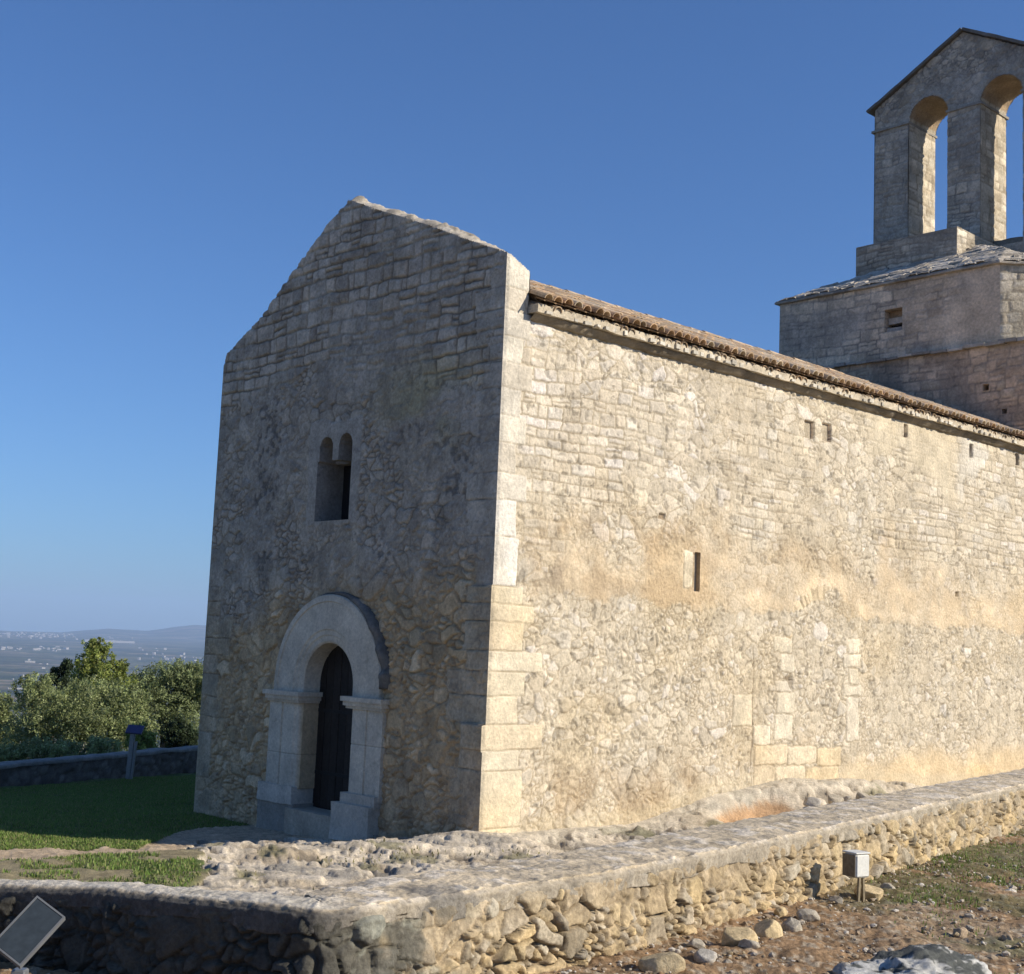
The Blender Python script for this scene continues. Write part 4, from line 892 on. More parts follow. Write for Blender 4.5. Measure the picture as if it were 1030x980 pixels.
def build_ground():
    a1=np.radians(np.linspace(-33,30,860)); a2=np.radians(np.concatenate([np.linspace(32,180,46),np.linspace(-178,-35,46)])); az=np.concatenate([a1,a2,[a1[0]+2*math.pi]])
    r1=3.6*(44/3.6)**np.linspace(0,1,640); r2=44*(16500/44)**np.linspace(0,1,150)[1:]; rr=np.concatenate([[.05,1,2,3],r1,r2])
    AZ_,RR=np.meshgrid(az,rr); X=RR*np.sin(AZ_); Y=RR*np.cos(AZ_)
    Z,u,s,dw,dist,r=ground_z(X,Y)
    near=1-ss(40,60,r)
    n1=fbm(X*.7,Y*.7,801,4); n2=fbm(X*3,Y*3,802,4); n3=fbm(X*11,Y*11,803,4); n4=fbm(X*32,Y*32,804,3)
    inside=(dw>0)
    # --- kinds of ground
    rk=np.zeros(X.shape)
    rk=np.maximum(rk,ss(0,.5,u*0+ (3.9-u)+(n1-.5)*2.2+(n2-.5)*.6)*ss(0,.4,-s+.6)*ss(-6.4,-5.6,s+(n1-.5)*2))
    rk=np.maximum(rk,ss(0,.3,.5-u)*ss(-1,-.2,s)*ss(0,.3,16-s))
    rk*=inside*(u<4.6); angc=np.degrees(np.arctan2(X,Y)); rk=np.where((s<0)&(angc<-12.6+(n1-.5)*3.5+(n2-.5)*1.2),0,rk)
    rock=rk>.5
    pth=np.abs(Y-(16.62+.26*(X+6))+(n1-.5)*.7)<.92+.25*(n2-.5)
    pth|=(X>-4.6)&(u>0)&(s>-3.2)&(s<.2)&(u<5.2)
    pth&=inside&~rock&(s<.3)
    dirt=(~inside)
    lawn=inside&~rock&~pth
    # --- relief
    D=(n2-.5)*.06+(n3-.5)*.025+(n4-.5)*.028
    e,q1,q2,qt=rubble(X,Y,811,.75,.5,.95,.95,.5,.7); e2,w1,w2,wt_=rubble(X,Y,812,.26,.2,.95,.95,.5,.3)
    tf=fbm(X*.9+.3*n1,Y*1.2,814,5,.55)*9; fr=tf-np.floor(tf); ter=(np.floor(tf)+ss(.84,.98,fr)-4.5)
    pit=ss(.60,.66,fbm(X*2.6,Y*3.4,813,4)); crk=np.exp(-((fbm(X*1.5,Y*1.5,815,4)-.5)/.010)**2)
    led=ter*.034+(n2-.5)*.035+(n3-.5)*.014+(fbm(X*26,Y*26,816,3)-.5)*.016+ss(0,.02,e2)*(w1-.5)*.014-pit*.055-crk*.03
    spread=ss(.5,.9,rk)
    damp=1-.75*ss(-.35,.05,u)*ss(-.3,.3,s)-.6*ss(.6,.0,np.abs(s))*(s<0)*(u>0)*0
    D=np.where(rock,led*spread*damp+.02,D)
    D=np.where(lawn,(n1-.5)*.12+(n2-.5)*.05+(n3-.5)*.02,D)
    # hollow under the ledge beside the side wall
    hx=(s-HOL_S)/.80; hz=(u-HOL_U)/.38; hol=np.exp(-(hx**4+hz**4)*1.2)*inside; D-=hol*.30
    # hummock where the wall meets the rock further on
    Z=Z+D*near
    Z=np.where(r>70,Z+(fbm(X/90,Y/90,821,5)-.5)*8*ss(70,600,r),Z)
    # hills on the skyline
    azd=np.degrees(np.arctan2(X,Y)); hill=np.interp(azd,[-40,-21,-18,-16.2,-14.6,-13,-11,-6,10,60],[0,0,10,75,70,128,165,190,120,60])
    Z=Z+hill*ss(11500,14500,r)*(.85+.3*fbm(azd*.6,r*0,822,3))
    # --- colour
    soil=np.array((.265,.17,.092))*(.6+.8*n2)[...,None]*(.75+.5*n4)[...,None]
    soil=mix(soil,np.array((.34,.265,.18))*np.ones_like(soil),ss(.5,.7,n1)*.6); soil=mix(soil,(.46,.39,.29),ss(.58,.68,fbm(X*24,Y*24,831,3))*.7); n5=vn(X*70,Y*70,835); soil=soil*(.6+.8*n5)[...,None]
    soil=mix(soil,(.075,.095,.035),ss(.0,.55,X-1.9+.0*Y)*ss(.52,.64,fbm(X*1.7,Y*1.7,832,3)+.12*ss(1.9,3,X))*.55)
    rc=np.array((.57,.49,.375))*(.65+.65*n2)[...,None]*(.8+.4*n4)[...,None]; rc=mix(rc,(.62,.54,.43),ss(.55,.7,n3)*.7); rc=mix(rc,(.36,.28,.18),ss(.55,.7,fbm(X*1.7+9,Y*1.7,817,4))*.6); rc=rc*(.8+.4*fbm(X*26,Y*26,816,3))[...,None]; rc=mix(rc,(.14,.115,.085),np.maximum(pit*.75,crk*.7))
    rc=mix(rc,(.20,.19,.17),ss(.55,.68,fbm(X*1.9,Y*1.9,833,4))*.55); rc=mix(rc,(.12,.12,.04),ss(.66,.72,fbm(X*1.3+3,Y*1.3,834,4))*.6)
    rc=mix(rc,np.array((.46,.29,.16))*np.ones_like(rc),ss(.25,.5,hol+(n3-.5)*.2)*.95)
    rc=mix(rc,np.array((.60,.54,.43))*np.ones_like(rc)*(.8+.4*n3)[...,None],ss(-.9,-.1,u)*(s>0)*.7*(1-ss(.3,.55,hol)))
    pc=np.array((.44,.34,.23))*(.75+.5*n2)[...,None]*(.8+.4*n4)[...,None]
    lc=np.array((.09,.12,.035))*(.6+.8*n2)[...,None]; lc=mix(lc,(.30,.24,.15),np.maximum(ss(.6,.7,n3)*.35,(Y<16.62+.26*(X+6))*ss(.6,.42,fbm(X*1.5,Y*1.5,43,3))*.8))
    col=np.where(rock[...,None],rc,np.where(pth[...,None],pc,np.where(lawn[...,None],lc,soil)))
    col=np.where((r>48)[...,None],np.array((.07,.085,.04)),col)
    V=np.stack([X,Y,Z],-1); ny,nx=X.shape
    Q=gridquads(ny,nx,flip=True).reshape(ny-1,nx-1,4)
    def cellm(m): return m[:-1,:-1]
    far=cellm(r>60); hil=cellm(r>11800)
    for name,m,mat in (('dirt_ground',cellm(dirt)&~far,M_GROUND),('bedrock',cellm(rock)&~far,M_ROCK),('dirt_path',cellm(pth)&~far,M_GROUND),('lawn_soil',cellm(lawn)&~far,M_GROUND),('valley',far&~hil,None),('hills',hil,None)):
        v,q,c=compact(V.reshape(-1,3),Q[m],col.reshape(-1,3)); me=raw_mesh(name,v,q,c); o=link(name,me,mat or M_VALLEY); tag(o,kind='structure')
    return
def valley_mat():
    m,nt,b,out=nodes('valley_fields'); N=nt.nodes.new; L=nt.links.new
    tc=N('ShaderNodeTexCoord'); mp=N('ShaderNodeMapping'); mp.inputs['Scale'].default_value=(1/260.,1/150.,0); mp.inputs['Rotation'].default_value=(0,0,.5); L(tc.outputs['Object'],mp.inputs[0])
    v=N('ShaderNodeTexVoronoi'); v.inputs['Randomness'].default_value=.8; L(mp.outputs[0],v.inputs['Vector']); v.inputs['Scale'].default_value=1
    cr=N('ShaderNodeValToRGB'); sep=N('ShaderNodeSeparateColor'); L(v.outputs['Color'],sep.inputs[0]); L(sep.outputs[0],cr.inputs[0])
    el=cr.color_ramp.elements; el[0].position=0; el[0].color=(.05,.065,.03,1); el[1].position=1; el[1].color=(.20,.16,.11,1)
    for p,c in ((.25,(.09,.085,.05)),(.45,(.04,.06,.025)),(.6,(.13,.11,.075)),(.8,(.07,.085,.04))): e=el.new(p); e.color=(*c,1)
    n=N('ShaderNodeTexNoise'); n.inputs['Scale'].default_value=.0035; n.inputs['Detail'].default_value=8; L(tc.outputs['Object'],n.inputs['Vector'])
    mr=N('ShaderNodeMapRange'); mr.inputs[1].default_value=.5; mr.inputs[2].default_value=.56; mr.inputs[3].default_value=0; mr.inputs[4].default_value=.85; L(n.outputs['Fac'],mr.inputs[0])
    mx=N('ShaderNodeMix'); mx.data_type='RGBA'; L(mr.outputs[0],mx.inputs['Factor']); L(cr.outputs[0],mx.inputs[6]); mx.inputs[7].default_value=(.028,.04,.02,1)
    n2=N('ShaderNodeTexNoise'); n2.inputs['Scale'].default_value=.04; n2.inputs['Detail'].default_value=6; L(tc.outputs['Object'],n2.inputs['Vector'])
    m2=N('ShaderNodeMapRange'); m2.inputs[1].default_value=.35; m2.inputs[2].default_value=.65; m2.inputs[3].default_value=.65; m2.inputs[4].default_value=1.3; L(n2.outputs['Fac'],m2.inputs[0])
    vm=N('ShaderNodeVectorMath'); vm.operation='SCALE'; L(mx.outputs[2],vm.inputs[0]); L(m2.outputs[0],vm.inputs['Scale']); L(vm.outputs[0],b.inputs['Base Color']); b.inputs['Roughness'].default_value=1; b.inputs['Specular IOR Level'].default_value=0
    return m
M_VALLEY=valley_mat()
build_ground()
def gz(x,y): return float(ground_z(np.array([float(x)]),np.array([float(y)]))[0][0])

# ------------------------------------------------------------------ STONES, BOULDER
def stone_mesh(seed,size,col,flat=.75,sub_=4):
    bm=bmesh.new(); bmesh.ops.create_icosphere(bm,subdivisions=sub_,radius=1.0)
    rr=np.random.default_rng(seed); V=np.array([v.co[:] for v in bm.verts])
    # chip facets off a ball, then roughen it
    N=rr.normal(size=(11,3)); N/=np.linalg.norm(N,axis=1)[:,None]; D=rr.uniform(.55,.88,11)
    for n,d in zip(N,D):
        t=V@n; V=V-np.clip(t-d,0,None)[:,None]*n*.93
    V=V*(1+.12*(fbm(V[:,0]*3+seed,V[:,1]*3+V[:,2]*2,seed,3)-.5)[:,None]+.05*(fbm(V[:,0]*9,V[:,1]*9+V[:,2]*7,seed+1,2)-.5)[:,None])
    V=V*np.array([1.,rr.uniform(.65,.95),flat*rr.uniform(.8,1.1)])*size
    F=np.array([[v.index for v in f.verts] for f in bm.faces]); bm.free()
    c=np.asarray(col)*(.75+.5*fbm(V[:,0]/size*3,V[:,1]/size*3+V[:,2]/size*2,seed+2,3))[:,None]
    return V,F,c
def add_stone(x,y,size,seed,col,label,name='stone',flat=.75,sink=.25,z=None,cat='stone',group=None,mat=None):
    V,F,c=stone_mesh(seed,size,col,flat); o=link(name,raw_mesh(name,V,F,c,True),mat or M_LOW); zz=gz(x,y) if z is None else z
    o.location=(x,y,zz+size*flat*(1-2*sink)*.5+size*flat*.1); o.rotation_euler=(0,0,seed*1.7); tag(o,label,cat,group); return o
def cam_ray(px,py): return fw+CR*(px-515)/f_px-CU*(py-490)/f_px
def from_px(px,py,z):
    d=cam_ray(px,py); t=(z-CZ)/d[2]; return d[0]*t,d[1]*t
YEL=(.58,.45,.26); PAL=(.42,.37,.29); GRY=(.42,.385,.33); BRN=(.36,.27,.18)
stones=[(741,938,.115,YEL,'large yellow block of stone fallen at the wall foot, the biggest of the yellow ones'),
 (772,931,.10,YEL,'yellow upright stone leaning on the wall beside the biggest yellow block'),
 (755,946,.07,PAL,'small pale stone in front of the biggest yellow block'),
 (795,927,.075,PAL,'cream rounded stone at the wall foot left of the box on stakes'),
 (812,917,.08,PAL,'broad cream stone at the wall foot just left of the shadow of the box'),
 (874,893,.11,YEL,'bright yellow stone right behind the stakes of the white box'),
 (893,889,.06,PAL,'pale leaning stone to the right of the yellow stone behind the box'),
 (842,901,.055,PAL,'pale stone lying in the shadow of the white box'),
 (786,914,.06,YEL,'ochre stone above the cream rounded stone at the wall foot'),
 (666,962,.12,(.52,.42,.26),'long ochre stone at the wall foot nearest the bottom edge'),
 (712,956,.085,GRY,'grey-white broken stone beside the long ochre stone'),
 (700,945,.05,PAL,'small cream chip wedged at the wall foot above the grey-white broken stone'),
 (764,968,.030,PAL,'thin pale chip lying on the brown dirt near the boulder'),
 (965,934,.055,BRN,'brown half-buried stone casting a dark shadow on the path'),
 (975,930,.035,PAL,'small pale stone touching the brown half-buried stone'),
 (885,953,.045,BRN,'flat brown stone on the dirt just above the boulder'),
 (1012,940,.05,BRN,'brown flat stone at the right edge of the dirt'),
 (850,972,.07,GRY,'dark grey stone to the left of the lichened boulder'),
 (978,895,.035,PAL,'pale chip by the grass strip on the right'),
 (995,903,.03,PAL,'tiny white chip on the dirt below the grass strip'),
 (925,917,.028,PAL,'white pebble on the dirt between the box and the grass'),
 (733,963,.03,PAL,'white chip on the dirt below the biggest yellow block')]
for k,(px,py,sz,c,lab) in enumerate(stones):
    x,y=from_px(px,py,.80+sz*.4); add_stone(x,y,sz,900+k,c,lab,flat=.72,sink=.28,z=.78)
# rocks on the ledge beside the side wall
for k,(px,py,sz,lab) in enumerate([(817,803,.17,'grey rock beside the orange hollow under the side wall'),(840,799,.13,'pale rock to the right of the grey rock on the ledge'),(852,797,.09,'small pale rock on the ledge between two larger ones'),(868,797,.14,'grey rounded rock near the end of the ledge by the coping'),(885,795,.09,'low pale rock at the far end of the ledge')]):
    z=.36; x,y=from_px(px,py,z); add_stone(x,y,sz,960+k,PAL if k%2 else GRY,lab,name='rock',z=z-.12,flat=.7,cat='rock',mat=M_ROCK)
# boulder at the bottom edge
V,F,c=stone_mesh(77,.40,(.42,.41,.38),.55,6); V=V*np.array([1.1,.8,.95]); V=V+(V/np.linalg.norm(V,axis=1)[:,None])*((fbm(V[:,0]*5,V[:,1]*5+V[:,2]*4,81,4)-.5)*.16+(fbm(V[:,0]*22,V[:,1]*22+V[:,2]*18,82,4)-.5)*.05)[:,None]
bl=ss(.45,.52,.6*fbm(V[:,0]*7,V[:,1]*7+V[:,2]*5,78,3)+.4*fbm(V[:,0]*26,V[:,1]*26+V[:,2]*20,83,3)); c=mix(np.array((.44,.43,.40))*np.ones_like(c)*(.8+.4*fbm(V[:,0]*12,V[:,1]*12,79,3))[:,None],(.045,.05,.045),bl*.9)
bo=link('boulder',raw_mesh('boulder',V,F,c,True),M_BOULDER); x,y=from_px(922,985,.85); bo.location=(x,y,.80); bo.rotation_euler=(.1,0,.4); tag(bo,'large white boulder blotched with black lichen at the bottom edge','boulder')
# loose chips: nobody could count them
mb=MB(); rr=np.random.default_rng(31); cnt=0
base_ico=stone_mesh(5,1.,(1,1,1),.6)
ico=bmesh.new(); bmesh.ops.create_icosphere(ico,subdivisions=1,radius=1.); IV=np.array([v.co[:] for v in ico.verts]); IF=np.array([[v.index for v in f.verts] for f in ico.faces]); ico.free()
Xp=rr.uniform(-.2,5.5,15000); Yp=rr.uniform(5.0,13,15000); dwp=side_of_wall(Xp,Yp); okp=(dwp<-.30)&(rr.random(15000)<.25+.75*np.exp(-(-dwp-.3)/1.0))
Xp,Yp=Xp[okp],Yp[okp]; Zp=ground_z(Xp,Yp)[0]
for x,y,z in zip(Xp,Yp,Zp):
    s_=rr.lognormal(-4.75,.5); V=IV*(1+.5*(rr.random((len(IV),1))-.5))*np.array([1,rr.uniform(.6,1),rr.uniform(.4,.8)])*s_; a=rr.uniform(0,6.3); ca,sa=math.cos(a),math.sin(a)
    V=np.stack([V[:,0]*ca-V[:,1]*sa,V[:,0]*sa+V[:,1]*ca,V[:,2]],-1)+np.array((x,y,z+s_*.2))
    c=np.array([(.45,.39,.31),(.36,.28,.19),(.30,.23,.16),(.52,.47,.40),(.40,.31,.19)][rr.integers(5)]); mb.add(V,IF,c)
tag(mb.build('pebbles',M_LOW),'small pale stone chips scattered over the brown dirt','pebbles',kind='stuff')

# ------------------------------------------------------------------ GRASS
def blades(name,X,Y,Zg,h,w,cols,seed,label,lean=.5):
    rr=np.random.default_rng(seed); n=len(X); a=rr.uniform(0,2*np.pi,n); hh=h*rr.uniform(.5,1.3,n); ww=w*rr.uniform(.7,1.3,n)
    dx,dy=np.cos(a),np.sin(a); b=rr.uniform(0,2*np.pi,n); l=lean*rr.uniform(.1,1,n)*hh
    B=np.stack([X,Y,Zg-.01],-1); sd=np.stack([dx*ww*.5,dy*ww*.5,0*dx],-1); ld=np.stack([np.cos(b)*l,np.sin(b)*l,hh],-1)
    V=np.stack([B-sd,B+sd,B+sd*.6+ld*.55+np.stack([0*l,0*l,hh*.05],-1),B-sd*.6+ld*.55+np.stack([0*l,0*l,hh*.05],-1),B+ld],1).reshape(-1,3)
    I=np.arange(n)[:,None]*5; Q=np.concatenate([I+np.array([[0,1,2,3]]),I+np.array([[3,2,4,4]])])
    # last ones are triangles drawn as degenerate quads -> make them proper
    c=np.repeat(pal(rr.random(n),cols)*rr.uniform(.7,1.3,n)[:,None],5,0)
    tri=np.concatenate([I+np.array([[0,1,2]]),I+np.array([[0,2,3]]),I+np.array([[3,2,4]])])
    o=link(name,raw_mesh(name,V,tri,c,False),M_GRASS); tag(o,label,'grass',kind='stuff'); return o
GC=[(.15,.235,.05),(.17,.255,.055),(.13,.21,.045),(.20,.25,.075),(.21,.235,.08)]
rr=np.random.default_rng(41)
n=430000; az=np.radians(rr.uniform(-24,-6.5,n)); r=np.sqrt(rr.uniform(11.0**2,34**2,n)); X=r*np.sin(az); Y=r*np.cos(az)
Z,u,s,dw,dist,_=ground_z(X,Y)
n1=fbm(X*.7,Y*.7,801,4); n2=fbm(X*3,Y*3,802,4); n3=fbm(X*11,Y*11,803,4)
pth=(np.abs(Y-(16.62+.26*(X+6))+(n1-.5)*.7)<.92+.25*(n2-.5))|((X>-4.6)&(u>0)&(s>-3.2)&(s<.2)&(u<5.2))
inch=(u>-.1)&(u<7.0)&(s>-.05)
nearp=(Y<16.62+.26*(X+6)-.7)
ok=(~pth)&(~inch)&(dist<-.5)&(s<30)&(~nearp|((fbm(X*1.5,Y*1.5,43,3)>.45)&(rr.random(n)<.6)))
ok&=~((u<3.9)&(s>-5.5)&(s<.3)&(np.degrees(np.arctan2(X,Y))>-12.8+(n1-.5)*3))
Zl=Z+(n1-.5)*.12+(n2-.5)*.05
blades('lawn_grass',X[ok],Y[ok],Zl[ok],.040,.017,GC+[(.26,.25,.11)],42,'short green grass of the lawn beside the chapel')
# grass at the wall foot and bottom right corner
n=130000; X=rr.uniform(1.5,6.5,n); Y=rr.uniform(5.2,16,n); Z,u,s,dw,dist,_=ground_z(X,Y)
m=fbm(X*1.6,Y*1.6,44,3); strip=(dw<-.32)&(dw>-1.25+(m-.5)*1.2)&(X>2.35+.8*(m-.5)); corner=(np.hypot(X-2.62,Y-6.55)<.42)&(dw<0)
ok=(strip&(rr.random(n)<ss(.30,.62,m)*1.2*ss(2.1,3.6,X)+.05))|corner
blades('wall_foot_grass',X[ok],Y[ok],Z[ok],.030,.009,[(.15,.22,.05),(.18,.235,.06),(.13,.19,.045),(.22,.22,.09),(.19,.24,.07)],45,'weedy grass along the foot of the low wall')
# tufts on the rock
n=1500; az=np.radians(rr.uniform(-14,3,n)); r=rr.uniform(12.5,18,n); X=r*np.sin(az); Y=r*np.cos(az); Z,u,s,dw,dist,_=ground_z(X,Y)
ok=(fbm(X*1.3+3,Y*1.3,834,4)>.62)&(s<.3)&(dw>.5)
blades('rock_grass',X[ok],Y[ok],Z[ok]+.02,.035,.02,[(.24,.22,.10),(.20,.19,.08),(.28,.25,.13)],46,'dry yellowish grass tufts in the rock cracks')

# ------------------------------------------------------------------ PARAPET BEYOND THE LAWN
def parapet():
    root=empty('parapet_wall',(PA[0],PA[1],-.8)); tag(root,'long low stone parapet in shade beyond the lawn, trees behind it','wall')
    L0,L1=-16.,14.; xs=np.arange(L0,L1,.07); 
    def row(offn,z): return np.stack([PA[0]+pd[0]*xs+pn[0]*offn,PA[1]+pd[1]*xs+pn[1]*offn,z+0*xs],-1)
    zs=np.arange(-1.35,-.56,.045); X,Z=np.meshgrid(xs,zs); e,r1,r2,tl=rubble(X,Z,851,.3,.2); prof=ss(.005,.04,e); h=prof*.03+(r1-.5)*.04*prof
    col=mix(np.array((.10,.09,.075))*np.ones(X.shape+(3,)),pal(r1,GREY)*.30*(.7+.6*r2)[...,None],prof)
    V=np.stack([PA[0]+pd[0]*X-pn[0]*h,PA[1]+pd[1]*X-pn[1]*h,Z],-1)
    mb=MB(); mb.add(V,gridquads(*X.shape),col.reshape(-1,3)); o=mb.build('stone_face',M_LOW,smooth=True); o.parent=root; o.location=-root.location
    mb=MB(); prof=[(-.03,-.58),(-.04,-.52),(0,-.50),(.4,-.50),(.44,-.53),(.42,-1.6)]
    g=np.stack([row(a,z+.0) for a,z in prof],1); g[...,2]+=(fbm(xs*2,xs*0,852,3)-.5)[:,None]*.05
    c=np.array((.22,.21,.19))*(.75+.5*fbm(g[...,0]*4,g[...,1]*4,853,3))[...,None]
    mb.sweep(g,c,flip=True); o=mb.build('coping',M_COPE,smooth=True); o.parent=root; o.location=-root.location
parapet()

# ------------------------------------------------------------------ SIGNS AND BOX
def lectern_near():
    A=np.array([(-1.424,4.37,1.467),(-1.305,4.327,1.414),(-1.402,4.195,1.308),(-1.498,4.235,1.355)])
    n=np.cross(A[1]-A[0],A[3]-A[0]); n/=np.linalg.norm(n); n=n if n[2]>0 else -n
    base=np.array((-1.435,4.245,.79)); root=empty('info_lectern',tuple(base)); tag(root,'small grey information panel tilted on a short metal post, bottom left','sign')
    mb=MB(); o=A[3]-n*.012; mb.box(o,A[2]-A[3],A[0]-A[3],n*.012,(.1,.1,.1),.002)
    p=mb.build('panel',M_PANEL); p.parent=root; p.location=-root.location
    mb=MB(); e1=(A[2]-A[3]); e2=(A[0]-A[3]); t=.006; e1n=e1/np.linalg.norm(e1); e2n=e2/np.linalg.norm(e2)
    for q,a,b in ((A[3]-e2n*t,e1,e2n*t),(A[0],e1,e2n*t),(A[3]-e1n*t-e2n*t,e1n*t,e2+e2n*2*t),(A[2]-e2n*t,e1n*t,e2+e2n*2*t)): mb.box(q-n*.014,a,b,n*.0155,(.4,.4,.4))
    p=mb.build('frame',M_FRAME); p.parent=root; p.location=-root.location
    mb=MB(); c=A[2]*.62+A[3]*.2+A[0]*.08+A[1]*.10; mb.box((c[0]-.02,c[1]-.02,.74),(.042,0,0),(0,.042,0),(0,0,c[2]-.74-.055),(.3,.3,.28),.004); p=mb.build('post',M_METAL); p.parent=root; p.location=-root.location
lectern_near()
def lectern_far():
    b=np.array((-8.05,30.1,-.80)); root=empty('info_post',tuple(b)); tag(root,'slim metal post with a tilted blue panel standing on the shaded lawn','sign')
    mb=MB(); mb.box((-.05,-.05,-.05),(.10,0,0),(0,.07,0),(.04,0,.98),(.3,.3,.3),.008); p=mb.build('post',M_METAL); p.parent=root
    mb=MB(); mb.box((.05,-.05,-.05),(.05,0,0),(0,.06,0),(.05,0,.8),(.3,.3,.3),.006); p=mb.build('brace',M_METAL); p.parent=root
    mb=MB(); mb.box((-.10,-.12,.92),(.34,.05,-.02),(0,.22,.16),(0,-.02,.03),(.1,.1,.2),.005); p=mb.build('panel',M_BLUE); p.parent=root
lectern_far()
def box_on_stakes():
    # hangs just before the wall: its broad face looks the way the wall face looks
    x,y=from_px(861,884,.93); i=int(np.argmin(np.hypot(wp[:,0]-x,wp[:,1]-y))); t2=np.array((math.sin(R(60)),math.cos(R(60)),0)); n2=np.array((math.sin(R(150)),math.cos(R(150)),0))
    c=np.array((x,y,.93)); root=empty('junction_box',(x,y,.78)); tag(root,'white weathered box on two thin wooden stakes beside the low wall','box')
    W_,D_,H_=.125,.125,.15; o=c-t2*.0-n2*D_
    mb=MB(); mb.box(o,t2*W_,-n2*-D_ if False else n2*D_*1.0,dZ*H_,(.6,.6,.6),.012) if np.dot(np.cross(t2,n2),dZ)>0 else mb.box(o,n2*D_,t2*W_,dZ*H_,(.6,.6,.6),.012)
    b=mb.build('housing',M_BOX); b.parent=root; b.location=-root.location
    mb=MB(); q=o+t2*.0-n2*-.0; mb.box(q+dZ*H_+(-t2-n2)*.002,n2*(D_+.004),t2*(W_+.004),dZ*.010,(.6,.6,.6),.004); b=mb.build('lid',M_BOX); b.parent=root; b.location=-root.location
    mb=MB(); mb.box(o-t2*.004+n2*.006+dZ*.006,n2*(D_-.012),t2*.003,dZ*(H_-.012),(.2,.2,.2)); b=mb.build('side_shade_panel',M_SIDE); b.parent=root; b.location=-root.location; b['label']='side of the box with its shade painted dull brown'  # thin brown sheet added to paint in the shade on this face
    for k,(a,d) in enumerate(((.015,.11),(.09,.09))):
        mb=MB(); p=o+t2*a+n2*d; mb.box(p-dZ*.26,t2*.016,n2*.016,dZ*.265+t2*.012*(1-2*k),(.2,.16,.1)) if np.dot(np.cross(t2,n2),dZ)>0 else mb.box(p-dZ*.26,n2*.016,t2*.016,dZ*.265+t2*.012*(1-2*k),(.2,.16,.1))
        b=mb.build('stake',M_WOOD); b.parent=root; b.location=-root.location
box_on_stakes()

# ------------------------------------------------------------------ TREES
def tree(name,x,y,z0,clumps,nl,leaf,cols,label,cat='tree',trunk=.12,bark=None,seed=1,spiky=0.,trunk_to=None):
    """clumps: (dx,dy,z above foot,rx,rz,weight); leaves fill each clump's shell unevenly"""
    rr=np.random.default_rng(seed); root=empty(name,(x,y,z0)); tag(root,label,cat)
    mb=MB()
    def limb(p,q,ra,rb,bend=.1):
        p,q=np.array(p,float),np.array(q,float); d=q-p; d/=np.linalg.norm(d)+1e-9; a=np.cross(d,(.3,.8,.1)); a/=np.linalg.norm(a); b=np.cross(d,a); R_=[]
        for k in range(7):
            t=k/6; c=p+(q-p)*t+(a*math.sin(t*3.1)*bend+b*math.sin(t*5)*bend*.5)*np.linalg.norm(q-p); r=ra+(rb-ra)*t
            R_.append([c+(a*math.cos(w)+b*math.sin(w))*r for w in np.linspace(0,2*math.pi,8)[:-1]])
        mb.sweep(np.array(R_),(.2,.17,.13),closed=True)
    top=max(clumps,key=lambda c:c[2]); tt=trunk_to or (top[0]*.7,top[1]*.7,top[2]); limb((0,0,-.5),tt,trunk,trunk*.3,.04)
    for c in clumps: limb((tt[0]*.4,tt[1]*.4,min(tt[2],c[2])*.45),(c[0],c[1],c[2]),trunk*.45,trunk*.12,.08)
    o=mb.build('trunk',bark or M_BARK,root,smooth=True)
    w=np.array([c[5] for c in clumps]); w=w/w.sum(); Vs=[];Cs=[]
    for c,ww in zip(clumps,w):
        n=int(nl*ww); d=rr.normal(size=(n,3)); d/=np.linalg.norm(d,axis=1)[:,None]; rad=rr.random(n)**.42
        # twigs: leaves gather in small tufts
        nt=max(6,n//26); td=rr.normal(size=(nt,3)); td/=np.linalg.norm(td,axis=1)[:,None]; tr=rr.random(nt)**.38; ti=rr.integers(nt,size=n)
        tuft=td[ti]*tr[ti][:,None]*(1+.25*(rr.random((nt,1))[ti]-.5)*2); pos=tuft*np.array([c[3],c[3],c[4]])+d*(rr.random((n,1))**.6)*np.array([.17,.17,.20])*max(.5,c[3])*(1+.0)
        Vs.append(pos+np.array(c[:3])); tone=.55+.9*h2(ti.astype(float),np.full(n,c[2]*10),seed); Cs.append(pal(rr.random(n),cols)*(tone*rr.uniform(.8,1.2,n))[:,None])
    Pn=np.concatenate(Vs); Cn=np.concatenate(Cs); n=len(Pn)
    a=rr.normal(size=(n,3)); a[:,2]+=spiky; a/=np.linalg.norm(a,axis=1)[:,None]; b=np.cross(a,rr.normal(size=(n,3))); b/=np.linalg.norm(b,axis=1)[:,None]
    L_=leaf*rr.uniform(.6,1.4,n)[:,None]; Wd=L_*.42
    V=np.stack([Pn-a*L_*.5,Pn+b*Wd*.5,Pn+a*L_*.5,Pn-b*Wd*.5],1).reshape(-1,3); Q=np.arange(n*4).reshape(n,4)
    o=link('crown',raw_mesh('crown',V,Q,np.repeat(Cn,4,0),False),M_LEAF,root)
    return root
def at(px,Y): # ground point under a picture column at distance Y
    d=cam_ray(px,640); return d[0]/d[1]*Y,Y
def hz(px,py,Y): d=cam_ray(px,py); return CZ+d[2]/d[1]*Y
OLV=[(.25,.29,.125),(.28,.32,.135),(.21,.25,.10),(.31,.34,.17)]
BRT=[(.25,.30,.075),(.28,.32,.085),(.20,.25,.06),(.32,.34,.11)]
DRK=[(.06,.085,.04),(.05,.075,.035),(.035,.055,.025)]
def mk(name,px,Y,cl,nl,leaf,cols,label,**k):
    x,y=at(px,Y); z0=gz(x,y); m=Y/f_px; C=[]
    for (cx,cy,w,h,dy,wt) in cl: xx,_=at(cx,Y); C.append((xx-x,dy,hz(cx,cy,Y)-z0,w*m,h*m,wt))
    return tree(name,x,y,z0,C,nl,leaf,cols,label,**k)
